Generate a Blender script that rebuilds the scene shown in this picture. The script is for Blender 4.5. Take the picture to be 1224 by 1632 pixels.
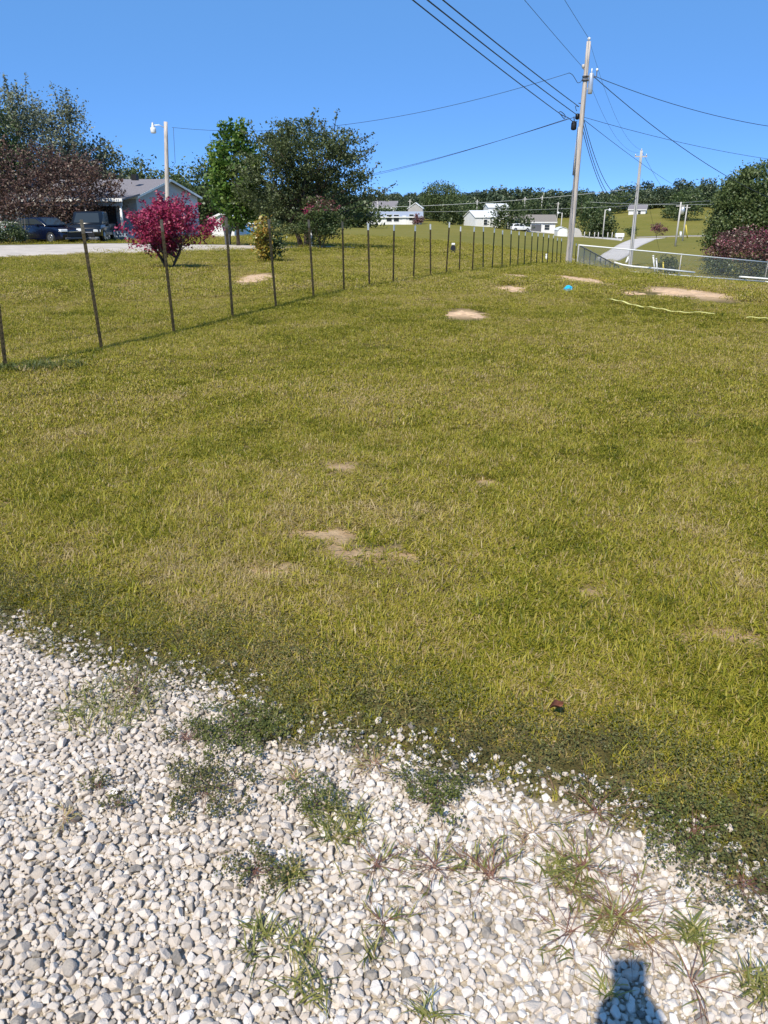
import bpy, bmesh, math, random
import numpy as np
from mathutils import Vector, Matrix, Euler

for o in list(bpy.data.objects): bpy.data.objects.remove(o)
SC = bpy.context.scene
COL = SC.collection
R = math.radians
rng = np.random.default_rng(7)
random.seed(7)

# ---------------------------------------------------------------- camera, sky, sun, exposure
H = 1.55
PITCH = R(22.0)
F = 1210.0
cam = bpy.data.cameras.new('camera')
cam.sensor_fit = 'VERTICAL'; cam.sensor_height = 36.0
cam.lens = F / 1632.0 * 36.0
cam.clip_start = 0.01; cam.clip_end = 6000
camo = bpy.data.objects.new('camera', cam); COL.objects.link(camo)
camo.location = (0, 0, H); camo.rotation_euler = (R(90) - PITCH, 0, 0)
SC.camera = camo

SUN_TO = Vector((-0.2658, -0.584, 0.7669)).normalized()      # towards the sun
EL = math.asin(SUN_TO.z); AZ = math.atan2(SUN_TO.x, SUN_TO.y)
world = bpy.data.worlds.new("World"); SC.world = world; world.use_nodes = True
wn = world.node_tree.nodes; wl = world.node_tree.links
for n in list(wn): wn.remove(n)
sky = wn.new('ShaderNodeTexSky'); sky.sky_type = 'NISHITA'; sky.sun_disc = False
sky.sun_elevation = EL; sky.sun_rotation = AZ % (2 * math.pi)
sky.air_density = 0.5; sky.dust_density = 0.0; sky.ozone_density = 10.0; sky.altitude = 5000
bg = wn.new('ShaderNodeBackground'); bg.inputs['Strength'].default_value = 0.15
out = wn.new('ShaderNodeOutputWorld')
hs = wn.new('ShaderNodeMix'); hs.data_type = 'RGBA'; hs.inputs[0].default_value = .52       # even clear blue over the whole sky
hs.inputs[7].default_value = (1.15, 3.15, 6.7, 1)
wl.new(sky.outputs[0], hs.inputs[6]); wl.new(hs.outputs[2], bg.inputs[0]); wl.new(bg.outputs[0], out.inputs[0])

sl = bpy.data.lights.new('sun', 'SUN'); sl.energy = 5.0; sl.angle = R(0.5); sl.color = (1.0, 0.93, 0.80)
so = bpy.data.objects.new('sun', sl); COL.objects.link(so)
so.location = SUN_TO * 60
so.rotation_euler = SUN_TO.to_track_quat('Z', 'Y').to_euler()
SC.view_settings.view_transform = 'Standard'; SC.view_settings.look = 'None'
SC.view_settings.gamma = 1.0; SC.view_settings.use_curve_mapping = False
SC.view_settings.exposure = 0.2
SC.render.engine = 'CYCLES'
SC.cycles.max_bounces = 6; SC.cycles.transparent_max_bounces = 8

# ---------------------------------------------------------------- projection helpers (photo pixels, 1224x1632)
cp, sp = math.cos(PITCH), math.sin(PITCH)
def slope(px, py):
    u = (px - 612.0) / F; v = (816.0 - py) / F
    dy = cp + v * sp; dz = -sp + v * cp
    return u / dy, dz / dy                                    # dx/dY, dz/dY
def at(px, py, Y):
    a, b = slope(px, py); return Vector((a * Y, Y, H + b * Y))

# ---------------------------------------------------------------- noise
_perm = np.random.default_rng(3).random((256, 256))
def vnoise(x, y, s=1.0, off=0.0):
    x = np.asarray(x, float) / s + off * 17.3; y = np.asarray(y, float) / s + off * 9.7
    xi = np.floor(x).astype(int); yi = np.floor(y).astype(int)
    fx = x - xi; fy = y - yi
    fx = fx * fx * (3 - 2 * fx); fy = fy * fy * (3 - 2 * fy)
    g = lambda a, b: _perm[a % 256, b % 256]
    return (g(xi, yi) * (1 - fx) + g(xi + 1, yi) * fx) * (1 - fy) + (g(xi, yi + 1) * (1 - fx) + g(xi + 1, yi + 1) * fx) * fy
def fbm(x, y, s, off=0, n=3):
    r = 0; a = 1; t = 0
    for k in range(n):
        r = r + a * vnoise(x, y, s / 2 ** k, off + k); t += a; a *= 0.55
    return r / t
def sstep(x, a, b):
    t = np.clip((np.asarray(x, float) - a) / (b - a), 0, 1); return t * t * (3 - 2 * t)

# ---------------------------------------------------------------- terrain height (thin plate over direction x log distance)
CP = []
def cpz(px, Y, z):
    u = (px - 612.0) / F / 1.05; CP.append((u * Y, Y, z))
for Y in (4, 8, 12, 15):
    for px in (-500, 0, 400, 700, 1000, 1224, 1600): cpz(px, Y, 0.0)
for Y in (20, 28, 38, 50, 70, 100, 150, 200):
    for px in (-700, -200, 60, 300, 480): cpz(px, Y, -0.0166 * (Y - 15))
for px in (560, 640):
    for Y in (35, 60, 110): cpz(px, Y, -0.0166 * (Y - 15) - (0.12 if px > 600 else 0.04))
for px, Y, z in ((590, 16.1, -.034), (711, 20.65, -.16), (784, 24.8, -.33), (846, 29.95, -.55), (893, 35.5, -.92), (905, 38, -1.12),
    (640, 200, -2.9), (700, 200, -2.95), (800, 60, -1.6), (800, 110, -2.95), (800, 200, -3.76), (850, 200, -4.5),
    (900, 60, -2.1), (900, 110, -3.9), (900, 200, -5.3),
    (1000, 18, -.1), (1000, 25, -.50), (1000, 41, -1.75), (1000, 60, -2.95), (1000, 90, -3.74), (1030, 170, -4.93),
    (1100, 18, -.14), (1100, 25, -.66), (1100, 45, -2.3), (1100, 60, -3.15), (1100, 80, -3.57), (1100, 110, -3.69), (1100, 170, -4.8),
    (1224, 18, -.22), (1224, 25, -.92), (1224, 46, -2.85), (1224, 70, -3.5), (1224, 110, -4.0), (1224, 170, -4.9),
    (1600, 25, -1.0), (1600, 46, -3.0), (1600, 110, -4.5), (1600, 200, -5),
    (-300, 320, -4), (300, 320, -4), (640, 300, -3.5), (800, 300, -3.2), (900, 300, -3.0), (1000, 230, -3.9), (1000, 262, -1.9), (1050, 300, .2), (1224, 300, .0), (1600, 300, 0),
    (0, 500, 0), (400, 500, 0), (600, 500, 2), (800, 500, 3), (1000, 500, 4), (1224, 500, 4), (1600, 500, 4),
    (0, 900, 2), (600, 900, 4), (1200, 900, 4), (1700, 900, 3), (-600, 900, 0), (-600, 300, -3), (-700, 500, 0)):
    cpz(px, Y, z)
CP = np.array(CP)
def _q(x, y):
    y = np.maximum(y, 0.0); return np.clip(x / (y + 4.0), -1.3, 1.3) * 1.6, np.log(np.minimum(y, 900) + 6.0)
_cu, _cv = _q(CP[:, 0], CP[:, 1])
def _k(r2): return 0.5 * r2 * np.log(r2 + 1e-12)
_n = len(CP)
_A = np.zeros((_n + 3, _n + 3))
_A[:_n, :_n] = _k((_cu[:, None] - _cu) ** 2 + (_cv[:, None] - _cv) ** 2) + np.eye(_n) * 3e-4
_A[:_n, _n:] = np.stack([np.ones(_n), _cu, _cv], 1); _A[_n:, :_n] = _A[:_n, _n:].T
_w = np.linalg.solve(_A, np.concatenate([CP[:, 2], np.zeros(3)]))
def hz(x, y):
    x = np.atleast_1d(np.asarray(x, float)); y = np.atleast_1d(np.asarray(y, float))
    res = np.empty(x.shape)
    for i in range(0, x.size, 20000):
        u, v = _q(x.flat[i:i + 20000], y.flat[i:i + 20000])
        r = _k((u[:, None] - _cu) ** 2 + (v[:, None] - _cv) ** 2) @ _w[:_n] + _w[_n] + _w[_n + 1] * u + _w[_n + 2] * v
        res.flat[i:i + 20000] = r
    b = sstep(y, 7, 15)
    d = np.hypot(x, y)
    bump = (fbm(x, y, 2.2, 5) - .5) * 0.07 * sstep(d, 2.8, 6) * (1 - sstep(d, 60, 120)) + (fbm(x, y, 9, 8) - .5) * .12 * sstep(d, 6, 14) * (1 - sstep(d, 20, 30))
    far = (fbm(x, y, 60, 2) - .5) * 2.0 * sstep(d, 320, 500)
    return res * b + bump * (d < 130) + far
def h1(x, y): return float(hz(x, y)[0])
def G(px, py, y0=1.0, y1=600.0):                              # where the sight line of a photo pixel meets the ground
    a, b = slope(px, py)
    Y = np.exp(np.linspace(math.log(y0), math.log(y1), 900))
    d = (H + b * Y) - hz(a * Y, Y)
    k = np.argmax(d <= 0)
    if d[k] > 0: k = len(Y) - 1
    Yk = Y[k] if k == 0 else Y[k - 1] + (Y[k] - Y[k - 1]) * d[k - 1] / (d[k - 1] - d[k] + 1e-12)
    return Vector((a * Yk, Yk, h1(a * Yk, Yk)))
def onY(px, Y):                                               # ground point in the column of a pixel at distance Y
    z = -1.0
    for _ in range(3):
        v = ((z - H) / Y)                                     # dz/dY of the line of sight
        vv = (v * cp + sp) / (cp - v * sp)
        x = (px - 612.0) / F / (cp + vv * sp) * Y
        z = h1(x, Y)
    return Vector((x, Y, z))
def dref(Y): return Y / 1.06                                   # depth along the lens axis, roughly, at the horizon
def pxm(n, Y): return n * Y / 1.06 / F                         # n photo pixels at distance Y in metres

# ---------------------------------------------------------------- materials
def mat(name):
    m = bpy.data.materials.new(name); m.use_nodes = True
    nt = m.node_tree
    for n in list(nt.nodes): nt.nodes.remove(n)
    o = nt.nodes.new('ShaderNodeOutputMaterial')
    return m, nt.nodes, nt.links, o
def ramp(N, stops, interp='LINEAR'):
    r = N.new('ShaderNodeValToRGB'); r.color_ramp.interpolation = interp
    e = r.color_ramp.elements
    while len(e) > 1: e.remove(e[-1])
    e[0].position = stops[0][0]; e[0].color = (*stops[0][1], 1)
    for p, c in stops[1:]:
        q = e.new(p); q.color = (*c, 1)
    return r
def plain(name, c, rough=.6, metal=0.0, vary=.15, scale=6.0, bump=0.0, bscale=40.0, spec=.4, stretch=None):
    m, N, L, o = mat(name)
    p = N.new('ShaderNodeBsdfPrincipled'); p.inputs['Roughness'].default_value = rough; p.inputs['Metallic'].default_value = metal
    p.inputs['Specular IOR Level'].default_value = spec
    tc = N.new('ShaderNodeTexCoord'); mp = N.new('ShaderNodeMapping')
    if stretch: mp.inputs['Scale'].default_value = stretch
    L.new(tc.outputs['Object'], mp.inputs[0])
    nz = N.new('ShaderNodeTexNoise'); nz.inputs['Scale'].default_value = scale; nz.inputs['Detail'].default_value = 6
    L.new(mp.outputs[0], nz.inputs['Vector'])
    lo = tuple(max(0, x * (1 - vary)) for x in c); hi = tuple(min(1, x * (1 + vary)) for x in c)
    r = ramp(N, [(.3, lo), (.7, hi)])
    L.new(nz.outputs[0], r.inputs[0]); L.new(r.outputs[0], p.inputs['Base Color'])
    if bump:
        n2 = N.new('ShaderNodeTexNoise'); n2.inputs['Scale'].default_value = bscale; n2.inputs['Detail'].default_value = 4
        L.new(mp.outputs[0], n2.inputs['Vector'])
        b = N.new('ShaderNodeBump'); b.inputs['Strength'].default_value = bump; b.inputs['Distance'].default_value = .02
        L.new(n2.outputs[0], b.inputs['Height']); L.new(b.outputs[0], p.inputs['Normal'])
    L.new(p.outputs[0], o.inputs[0])
    return m
def siding(name, c, pitch=.2, rough=.55):
    m, N, L, o = mat(name)
    p = N.new('ShaderNodeBsdfPrincipled'); p.inputs['Roughness'].default_value = rough
    tc = N.new('ShaderNodeTexCoord'); sx = N.new('ShaderNodeSeparateXYZ'); L.new(tc.outputs['Object'], sx.inputs[0])
    md = N.new('ShaderNodeMath'); md.operation = 'FRACT'; ml = N.new('ShaderNodeMath'); ml.operation = 'MULTIPLY'
    ml.inputs[1].default_value = 1 / pitch; L.new(sx.outputs[2], ml.inputs[0]); L.new(ml.outputs[0], md.inputs[0])
    b = N.new('ShaderNodeBump'); b.inputs['Strength'].default_value = .7; b.inputs['Distance'].default_value = .02; b.invert = True
    L.new(md.outputs[0], b.inputs['Height']); L.new(b.outputs[0], p.inputs['Normal'])
    nz = N.new('ShaderNodeTexNoise'); nz.inputs['Scale'].default_value = 2.0; nz.inputs['Detail'].default_value = 5
    L.new(tc.outputs['Object'], nz.inputs['Vector'])
    r = ramp(N, [(.3, tuple(x * .88 for x in c)), (.7, c)]); L.new(nz.outputs[0], r.inputs[0]); L.new(r.outputs[0], p.inputs['Base Color'])
    L.new(p.outputs[0], o.inputs[0]); return m
def leafmat(name, stops, trans=.35, gloss=.06, inst=None):
    """tint attribute 0..1 -> colour; two sided leaf with light coming through."""
    m, N, L, o = mat(name)
    a = N.new('ShaderNodeAttribute'); a.attribute_name = 'tint'
    v = a.outputs['Fac']
    if inst:
        b = N.new('ShaderNodeAttribute'); b.attribute_type = 'INSTANCER'; b.attribute_name = 'itint'
        s = N.new('ShaderNodeMath'); s.operation = 'ADD'; L.new(v, s.inputs[0]); L.new(b.outputs['Fac'], s.inputs[1])
        s2 = N.new('ShaderNodeMath'); s2.operation = 'SUBTRACT'; s2.inputs[1].default_value = .5; L.new(s.outputs[0], s2.inputs[0]); s2.use_clamp = True
        v = s2.outputs[0]
    r = ramp(N, stops); L.new(v, r.inputs[0])
    d = N.new('ShaderNodeBsdfDiffuse'); t = N.new('ShaderNodeBsdfTranslucent'); g = N.new('ShaderNodeBsdfGlossy')
    g.inputs['Roughness'].default_value = .45; g.inputs['Color'].default_value = (.8, .85, .8, 1)
    L.new(r.outputs[0], d.inputs[0]); L.new(r.outputs[0], t.inputs[0])
    x = N.new('ShaderNodeMixShader'); x.inputs[0].default_value = trans; L.new(d.outputs[0], x.inputs[1]); L.new(t.outputs[0], x.inputs[2])
    y = N.new('ShaderNodeMixShader'); y.inputs[0].default_value = gloss; L.new(x.outputs[0], y.inputs[1]); L.new(g.outputs[0], y.inputs[2])
    L.new(y.outputs[0], o.inputs[0]); return m
def glass_dark(name, c=(.03, .04, .05)):
    m, N, L, o = mat(name)
    p = N.new('ShaderNodeBsdfPrincipled'); p.inputs['Base Color'].default_value = (*c, 1); p.inputs['Roughness'].default_value = .06
    p.inputs['Specular IOR Level'].default_value = .35
    L.new(p.outputs[0], o.inputs[0]); return m

M = {}
M['bark'] = plain('bark', (.10, .075, .055), .9, vary=.45, scale=8, bump=.6, bscale=30, stretch=(3, 3, .6))
M['bark_pale'] = plain('bark_pale', (.26, .22, .18), .9, vary=.35, scale=8, bump=.5, bscale=30, stretch=(3, 3, .6))
M['pole_wood'] = plain('pole_wood', (.52, .46, .41), .85, vary=.32, scale=3, bump=.5, bscale=14, stretch=(9, 9, .5))
M['pole_grey'] = plain('pole_grey', (.50, .48, .46), .85, vary=.25, scale=3, bump=.4, bscale=14, stretch=(9, 9, .5))
M['tpost'] = plain('tpost', (.120, .085, .036), .5, metal=.35, vary=.5, scale=9, bump=.3, bscale=60)
M['tpost_green'] = plain('tpost_green', (.035, .045, .022), .5, metal=.2, vary=.35, scale=9)
M['tip_white'] = plain('tip_white', (.75, .76, .74), .5, vary=.12, scale=20)
M['tip_grey'] = plain('tip_grey', (.22, .18, .12), .45, metal=.4, vary=.35, scale=30)
M['galv'] = plain('galv', (.62, .64, .66), .38, metal=.55, vary=.12, scale=12)
M['rail_white'] = plain('rail_white', (.8, .81, .8), .35, vary=.06, scale=12)
M['mesh_wire'] = plain('mesh_wire', (.55, .57, .6), .4, metal=.6, vary=.1)
M['wire'] = plain('wire', (.03, .033, .04), .5, vary=.2)
M['wire_light'] = plain('wire_light', (.55, .56, .55), .4, metal=.4, vary=.1)
M['black'] = plain('black', (.015, .015, .017), .5, vary=.2)
M['dark_grey'] = plain('dark_grey', (.10, .105, .12), .55, vary=.15)
M['white'] = plain('white', (.8, .8, .79), .5, vary=.06)
M['alu'] = plain('alu', (.6, .62, .65), .35, metal=.6, vary=.1)
M['lamp_glass'] = plain('lamp_glass', (.75, .78, .8), .2, vary=.03)
M['white_siding'] = siding('white_siding', (.8, .8, .8))
M['grey_siding'] = siding('grey_siding', (.44, .46, .48))
M['tan_siding'] = siding('tan_siding', (.42, .40, .39))
M['skirt'] = siding('skirt', (.30, .36, .44), .4)
M['roof_grey'] = plain('roof_grey', (.20, .185, .20), .9, vary=.2, scale=14, bump=.4, bscale=30)
M['roof_blue'] = plain('roof_blue', (.30, .34, .42), .7, vary=.1, scale=5)
M['roof_brown'] = plain('roof_brown', (.21, .19, .17), .9, vary=.15, scale=5)
M['roof_white'] = plain('roof_white', (.78, .79, .8), .4, vary=.05, scale=3)
M['pane'] = glass_dark('pane')
M['door_dark'] = plain('door_dark', (.02, .022, .03), .5, vary=.2)
M['car_navy'] = plain('car_navy', (.003, .005, .020), .16, vary=.05, spec=.7)
M['car_black'] = plain('car_black', (.006, .007, .010), .18, vary=.05, spec=.7)
M['car_white'] = plain('car_white', (.75, .76, .78), .2, vary=.03, spec=.6)
M['chrome'] = plain('chrome', (.7, .7, .72), .15, metal=1.0, vary=.03)
M['rim'] = plain('rim', (.5, .5, .52), .25, metal=.8, vary=.05)
M['tyre'] = plain('tyre', (.015, .015, .015), .85, vary=.2)
M['headlight'] = plain('headlight', (.75, .78, .8), .08, vary=.02, spec=.8)
M['red_light'] = plain('red_light', (.35, .01, .015), .2, vary=.05)
M['cyan'] = plain('cyan', (.02, .46, .80), .35, vary=.12, scale=30)
M['yellow'] = plain('yellow', (.70, .66, .22), .5, vary=.2, scale=30)
M['yellow_tube'] = plain('yellow_tube', (.62, .50, .08), .5, vary=.1)
M['pool_blue'] = plain('pool_blue', (.08, .25, .5), .4, vary=.2)
M['gutter_dirt'] = plain('concrete', (.5, .47, .43), .9, vary=.12, scale=3)

def add_attr(me, name, vals, typ='FLOAT', dom='POINT'):
    a = me.attributes.new(name, typ, dom)
    v = np.asarray(vals, np.float32)
    a.data.foreach_set('vector' if typ == 'FLOAT_VECTOR' else 'value', v.ravel() if typ != 'INT' else np.asarray(vals, np.int32).ravel())

def tag(o, label=None, cat=None, group=None, kind=None):
    if label: o['label'] = label
    if cat: o['category'] = cat
    if group: o['group'] = group
    if kind: o['kind'] = kind
    return o
def link(name, me, m=None, parent=None):
    o = bpy.data.objects.new(name, me); COL.objects.link(o)
    if m is not None and not me.materials: me.materials.append(m)
    if parent is not None: o.parent = parent
    return o
def thing(name, loc, label, cat, group=None, rz=0.0):
    o = bpy.data.objects.new(name, None); COL.objects.link(o); o.empty_display_size = .2
    o.location = loc; o.rotation_euler = (0, 0, rz)
    return tag(o, label, cat, group)
def quads_mesh(name, V, nq, smooth=False):
    """V (4*nq,3)"""
    me = bpy.data.meshes.new(name)
    me.vertices.add(4 * nq); me.vertices.foreach_set('co', np.ascontiguousarray(V, np.float32).ravel())
    me.loops.add(4 * nq); me.loops.foreach_set('vertex_index', np.arange(4 * nq, dtype=np.int32))
    me.polygons.add(nq); me.polygons.foreach_set('loop_start', np.arange(0, 4 * nq, 4, dtype=np.int32))
    me.polygons.foreach_set('loop_total', np.full(nq, 4, np.int32))
    me.update(); me.validate()
    return me
def grid_mesh(name, P, closed=False, smooth=True):
    """P (a,b,3) -> quads"""
    a, b = P.shape[:2]
    idx = np.arange(a * b).reshape(a, b)
    if closed: idx = np.concatenate([idx, idx[:, :1]], 1)
    q = np.stack([idx[:-1, :-1], idx[:-1, 1:], idx[1:, 1:], idx[1:, :-1]], -1).reshape(-1, 4)
    me = bpy.data.meshes.new(name)
    me.from_pydata(P.reshape(-1, 3).tolist(), [], q.tolist())
    if smooth: me.polygons.foreach_set('use_smooth', [True] * len(me.polygons))
    me.update(); return me

class MB:
    def __init__(s): s.v = []; s.f = []; s.sm = []
    def add(s, vs, fs, smooth=False):
        k = len(s.v); s.v += [tuple(v) for v in vs]; s.f += [tuple(i + k for i in f) for f in fs]; s.sm += [smooth] * len(fs); return s
    def box(s, c, d, rz=0.0, M4=None):
        x, y, z = d[0] / 2, d[1] / 2, d[2] / 2
        vs = [Vector((a * x, b * y, e * z)) for e in (-1, 1) for a, b in ((-1, -1), (1, -1), (1, 1), (-1, 1))]
        if rz:
            r = Matrix.Rotation(rz, 3, 'Z'); vs = [r @ v for v in vs]
        if M4 is not None: vs = [M4 @ v for v in vs]
        vs = [v + Vector(c) for v in vs]
        return s.add(vs, [(0, 3, 2, 1), (4, 5, 6, 7), (0, 1, 5, 4), (1, 2, 6, 5), (2, 3, 7, 6), (3, 0, 4, 7)])
    def prism(s, pts, off):
        """polygon pts (3d) swept by vector off"""
        n = len(pts); off = Vector(off); a = [Vector(p) for p in pts]
        vs = a + [p + off for p in a]
        fs = [tuple(range(n))[::-1], tuple(range(n, 2 * n))] + [(i, (i + 1) % n, n + (i + 1) % n, n + i) for i in range(n)]
        return s.add(vs, fs)
    def tube(s, pts, rad, n=6, smooth=True, cap=True):
        pts = [Vector(p) for p in pts]
        if not hasattr(rad, '__len__'): rad = [rad] * len(pts)
        vs = []; ref = Vector((0.31, 0.17, 0.93))
        prevx = None
        for i, p in enumerate(pts):
            t = (pts[min(i + 1, len(pts) - 1)] - pts[max(i - 1, 0)])
            t = t.normalized() if t.length > 1e-9 else Vector((0, 0, 1))
            if prevx is None:
                x = t.cross(ref if abs(t.dot(ref)) < .95 else Vector((1, 0, 0))).normalized()
            else:
                x = prevx - t * prevx.dot(t); x = x.normalized() if x.length > 1e-6 else t.orthogonal().normalized()
            prevx = x; y = t.cross(x)
            for k in range(n):
                a = 2 * math.pi * k / n; vs.append(p + (x * math.cos(a) + y * math.sin(a)) * rad[i])
        fs = [(i * n + k, i * n + (k + 1) % n, (i + 1) * n + (k + 1) % n, (i + 1) * n + k) for i in range(len(pts) - 1) for k in range(n)]
        s.add(vs, fs, smooth)
        if cap:
            k = len(s.v) - len(vs)
            s.f += [tuple(k + i for i in range(n))[::-1], tuple(k + (len(pts) - 1) * n + i for i in range(n))]; s.sm += [False, False]
        return s
    def lathe(s, prof, c=(0, 0, 0), n=16, axis='Z'):
        """prof [(r, h)]"""
        vs = []
        for r, h in prof:
            for k in range(n):
                a = 2 * math.pi * k / n; p = (r * math.cos(a), r * math.sin(a), h)
                if axis == 'Y': p = (p[0], p[2], p[1])
                if axis == 'X': p = (p[2], p[0], p[1])
                vs.append((p[0] + c[0], p[1] + c[1], p[2] + c[2]))
        m = len(prof)
        fs = [(i * n + k, i * n + (k + 1) % n, (i + 1) * n + (k + 1) % n, (i + 1) * n + k) for i in range(m - 1) for k in range(n)]
        s.add(vs, fs, True)
        k = len(s.v) - len(vs)
        s.f += [tuple(k + i for i in range(n))[::-1], tuple(k + (m - 1) * n + i for i in range(n))]; s.sm += [False, False]
        return s
    def mesh(s, name):
        me = bpy.data.meshes.new(name); me.from_pydata(s.v, [], s.f)
        me.polygons.foreach_set('use_smooth', s.sm); me.update()
        bm = bmesh.new(); bm.from_mesh(me); bmesh.ops.recalc_face_normals(bm, faces=bm.faces); bm.to_mesh(me); bm.free()
        return me
    def build(s, name, m, parent=None, bevel=0.0):
        o = link(name, s.mesh(name), m, parent)
        if bevel:
            b = o.modifiers.new('bevel', 'BEVEL'); b.width = bevel; b.segments = 2; b.limit_method = 'ANGLE'
        return o

# ---------------------------------------------------------------- instancing for stuff
def protos(name, objs_meshes):
    c = bpy.data.collections.new(name)
    for i, (me, m) in enumerate(objs_meshes):
        o = bpy.data.objects.new('%s_%03d' % (name, i), me)
        if not me.materials: me.materials.append(m)
        c.objects.link(o)
    return c
def scatter(name, coll, pts, rot, scl, idx, itint, label=None, kind='stuff', cat=None):
    me = bpy.data.meshes.new(name)
    n = len(pts)
    me.vertices.add(n); me.vertices.foreach_set('co', np.asarray(pts, np.float32).ravel())
    add_attr(me, 'rot', rot, 'FLOAT_VECTOR'); add_attr(me, 'scl', scl, 'FLOAT_VECTOR')
    add_attr(me, 'idx', idx, 'INT'); add_attr(me, 'itint', itint)
    me.update()
    o = link(name, me)
    ng = bpy.data.node_groups.new(name + '_nodes', 'GeometryNodeTree')
    ng.interface.new_socket('Geometry', in_out='INPUT', socket_type='NodeSocketGeometry')
    ng.interface.new_socket('Geometry', in_out='OUTPUT', socket_type='NodeSocketGeometry')
    N, L = ng.nodes, ng.links
    gi = N.new('NodeGroupInput'); go = N.new('NodeGroupOutput')
    ip = N.new('GeometryNodeInstanceOnPoints'); ci = N.new('GeometryNodeCollectionInfo')
    ci.inputs['Collection'].default_value = coll; ci.inputs['Separate Children'].default_value = True; ci.inputs['Reset Children'].default_value = True
    def na(nm, t):
        x = N.new('GeometryNodeInputNamedAttribute'); x.data_type = t; x.inputs['Name'].default_value = nm; return x.outputs['Attribute']
    L.new(gi.outputs[0], ip.inputs['Points']); L.new(ci.outputs[0], ip.inputs['Instance'])
    ip.inputs['Pick Instance'].default_value = True
    L.new(na('idx', 'INT'), ip.inputs['Instance Index'])
    er = N.new('FunctionNodeEulerToRotation'); L.new(na('rot', 'FLOAT_VECTOR'), er.inputs[0]); L.new(er.outputs[0], ip.inputs['Rotation'])
    L.new(na('scl', 'FLOAT_VECTOR'), ip.inputs['Scale'])
    L.new(ip.outputs[0], go.inputs[0])
    md = o.modifiers.new('scatter', 'NODES'); md.node_group = ng
    return tag(o, label, cat, None, kind)

# ---------------------------------------------------------------- lawn / gravel edge
EDGE_PX = [(-900, 880), (-500, 930), (-200, 985), (0, 1013), (60, 1048), (130, 1072), (250, 1088), (330, 1112), (372, 1155), (388, 1195), (470, 1208), (540, 1200), (640, 1225),
           (700, 1255), (790, 1270), (850, 1290), (950, 1312), (1030, 1345), (1100, 1385), (1170, 1440), (1224, 1480), (1400, 1570), (1800, 1760)]
def flat(px, py):
    a, b = slope(px, py); Y = -H / b; return np.array((a * Y, Y))
EDGE = np.array([flat(*p) for p in EDGE_PX])
def edge_d(x, y):                                             # + inside the lawn, - on the gravel
    x = np.asarray(x, float); y = np.asarray(y, float)
    best = np.full(x.shape, 1e9); side = np.zeros(x.shape)
    for p, q in zip(EDGE[:-1], EDGE[1:]):
        d = q - p; t = np.clip(((x - p[0]) * d[0] + (y - p[1]) * d[1]) / (d @ d), 0, 1)
        ex = x - p[0] - t * d[0]; ey = y - p[1] - t * d[1]; dd = np.hypot(ex, ey)
        s = d[0] * (y - p[1]) - d[1] * (x - p[0])
        u = dd < best; best = np.where(u, dd, best); side = np.where(u, s, side)
    return best * np.sign(side)

# bare earth spots: photo ellipse centre, half sizes (px), name of look
DIRT_PX = [(743, 501, 33, 6), (817, 460.5, 28, 4.6), (826, 440.5, 26, 2.6), (925, 446, 38, 6.5), (1092, 466, 62, 7.5), (1000, 467.5, 22, 2.6), (408, 443, 30, 7)]
THIN_PX = [(520, 850, 62, 14), (560, 880, 66, 18), (640, 893, 40, 17), (430, 905, 50, 17), (725, 790, 18, 6), (1102, 1004, 78, 26), (1190, 1018, 36, 12), (1060, 985, 26, 10), (545, 742, 35, 9), (12, 800, 22, 10),
           (1190, 603, 60, 6), (1140, 500, 40, 3), (846, 511, 12, 2), (762, 436, 12, 2), (1060, 500, 10, 2), (905, 640, 30, 6), (1100, 700, 60, 7), (780, 770, 40, 8), (950, 940, 50, 12)]
def ellipses(L):
    r = []
    for px, py, a, b in L:
        c = G(px, py); f = G(px, py - b); n = G(px, py + b); s = G(px + a, py)
        r.append((c.x, c.y, abs(s.x - c.x), abs(f.y - n.y) / 2))
    return r
DIRT = ellipses(DIRT_PX); DIRT12 = [(a, b - .006 * b, c * 1.12 + .05, d * 1.2 + .12 + .018 * b) for a, b, c, d in DIRT]; THIN = ellipses(THIN_PX)
def spots(x, y, L, wob=.35):
    m = np.zeros(np.shape(x))
    for k, (cx, cy, a, b) in enumerate(L):
        e = np.hypot((x - cx) / a, (y - cy) / b) * (1 + wob * (fbm(x, y, max(a, b) * .6, k) - .5) * 2)
        m = np.maximum(m, 1 - sstep(e, .75, 1.1))
    if wob > .6 or L is THIN: m = m * (.15 + .85 * sstep(fbm(x, y, .13, 91), .34, .50))
    return m

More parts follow.
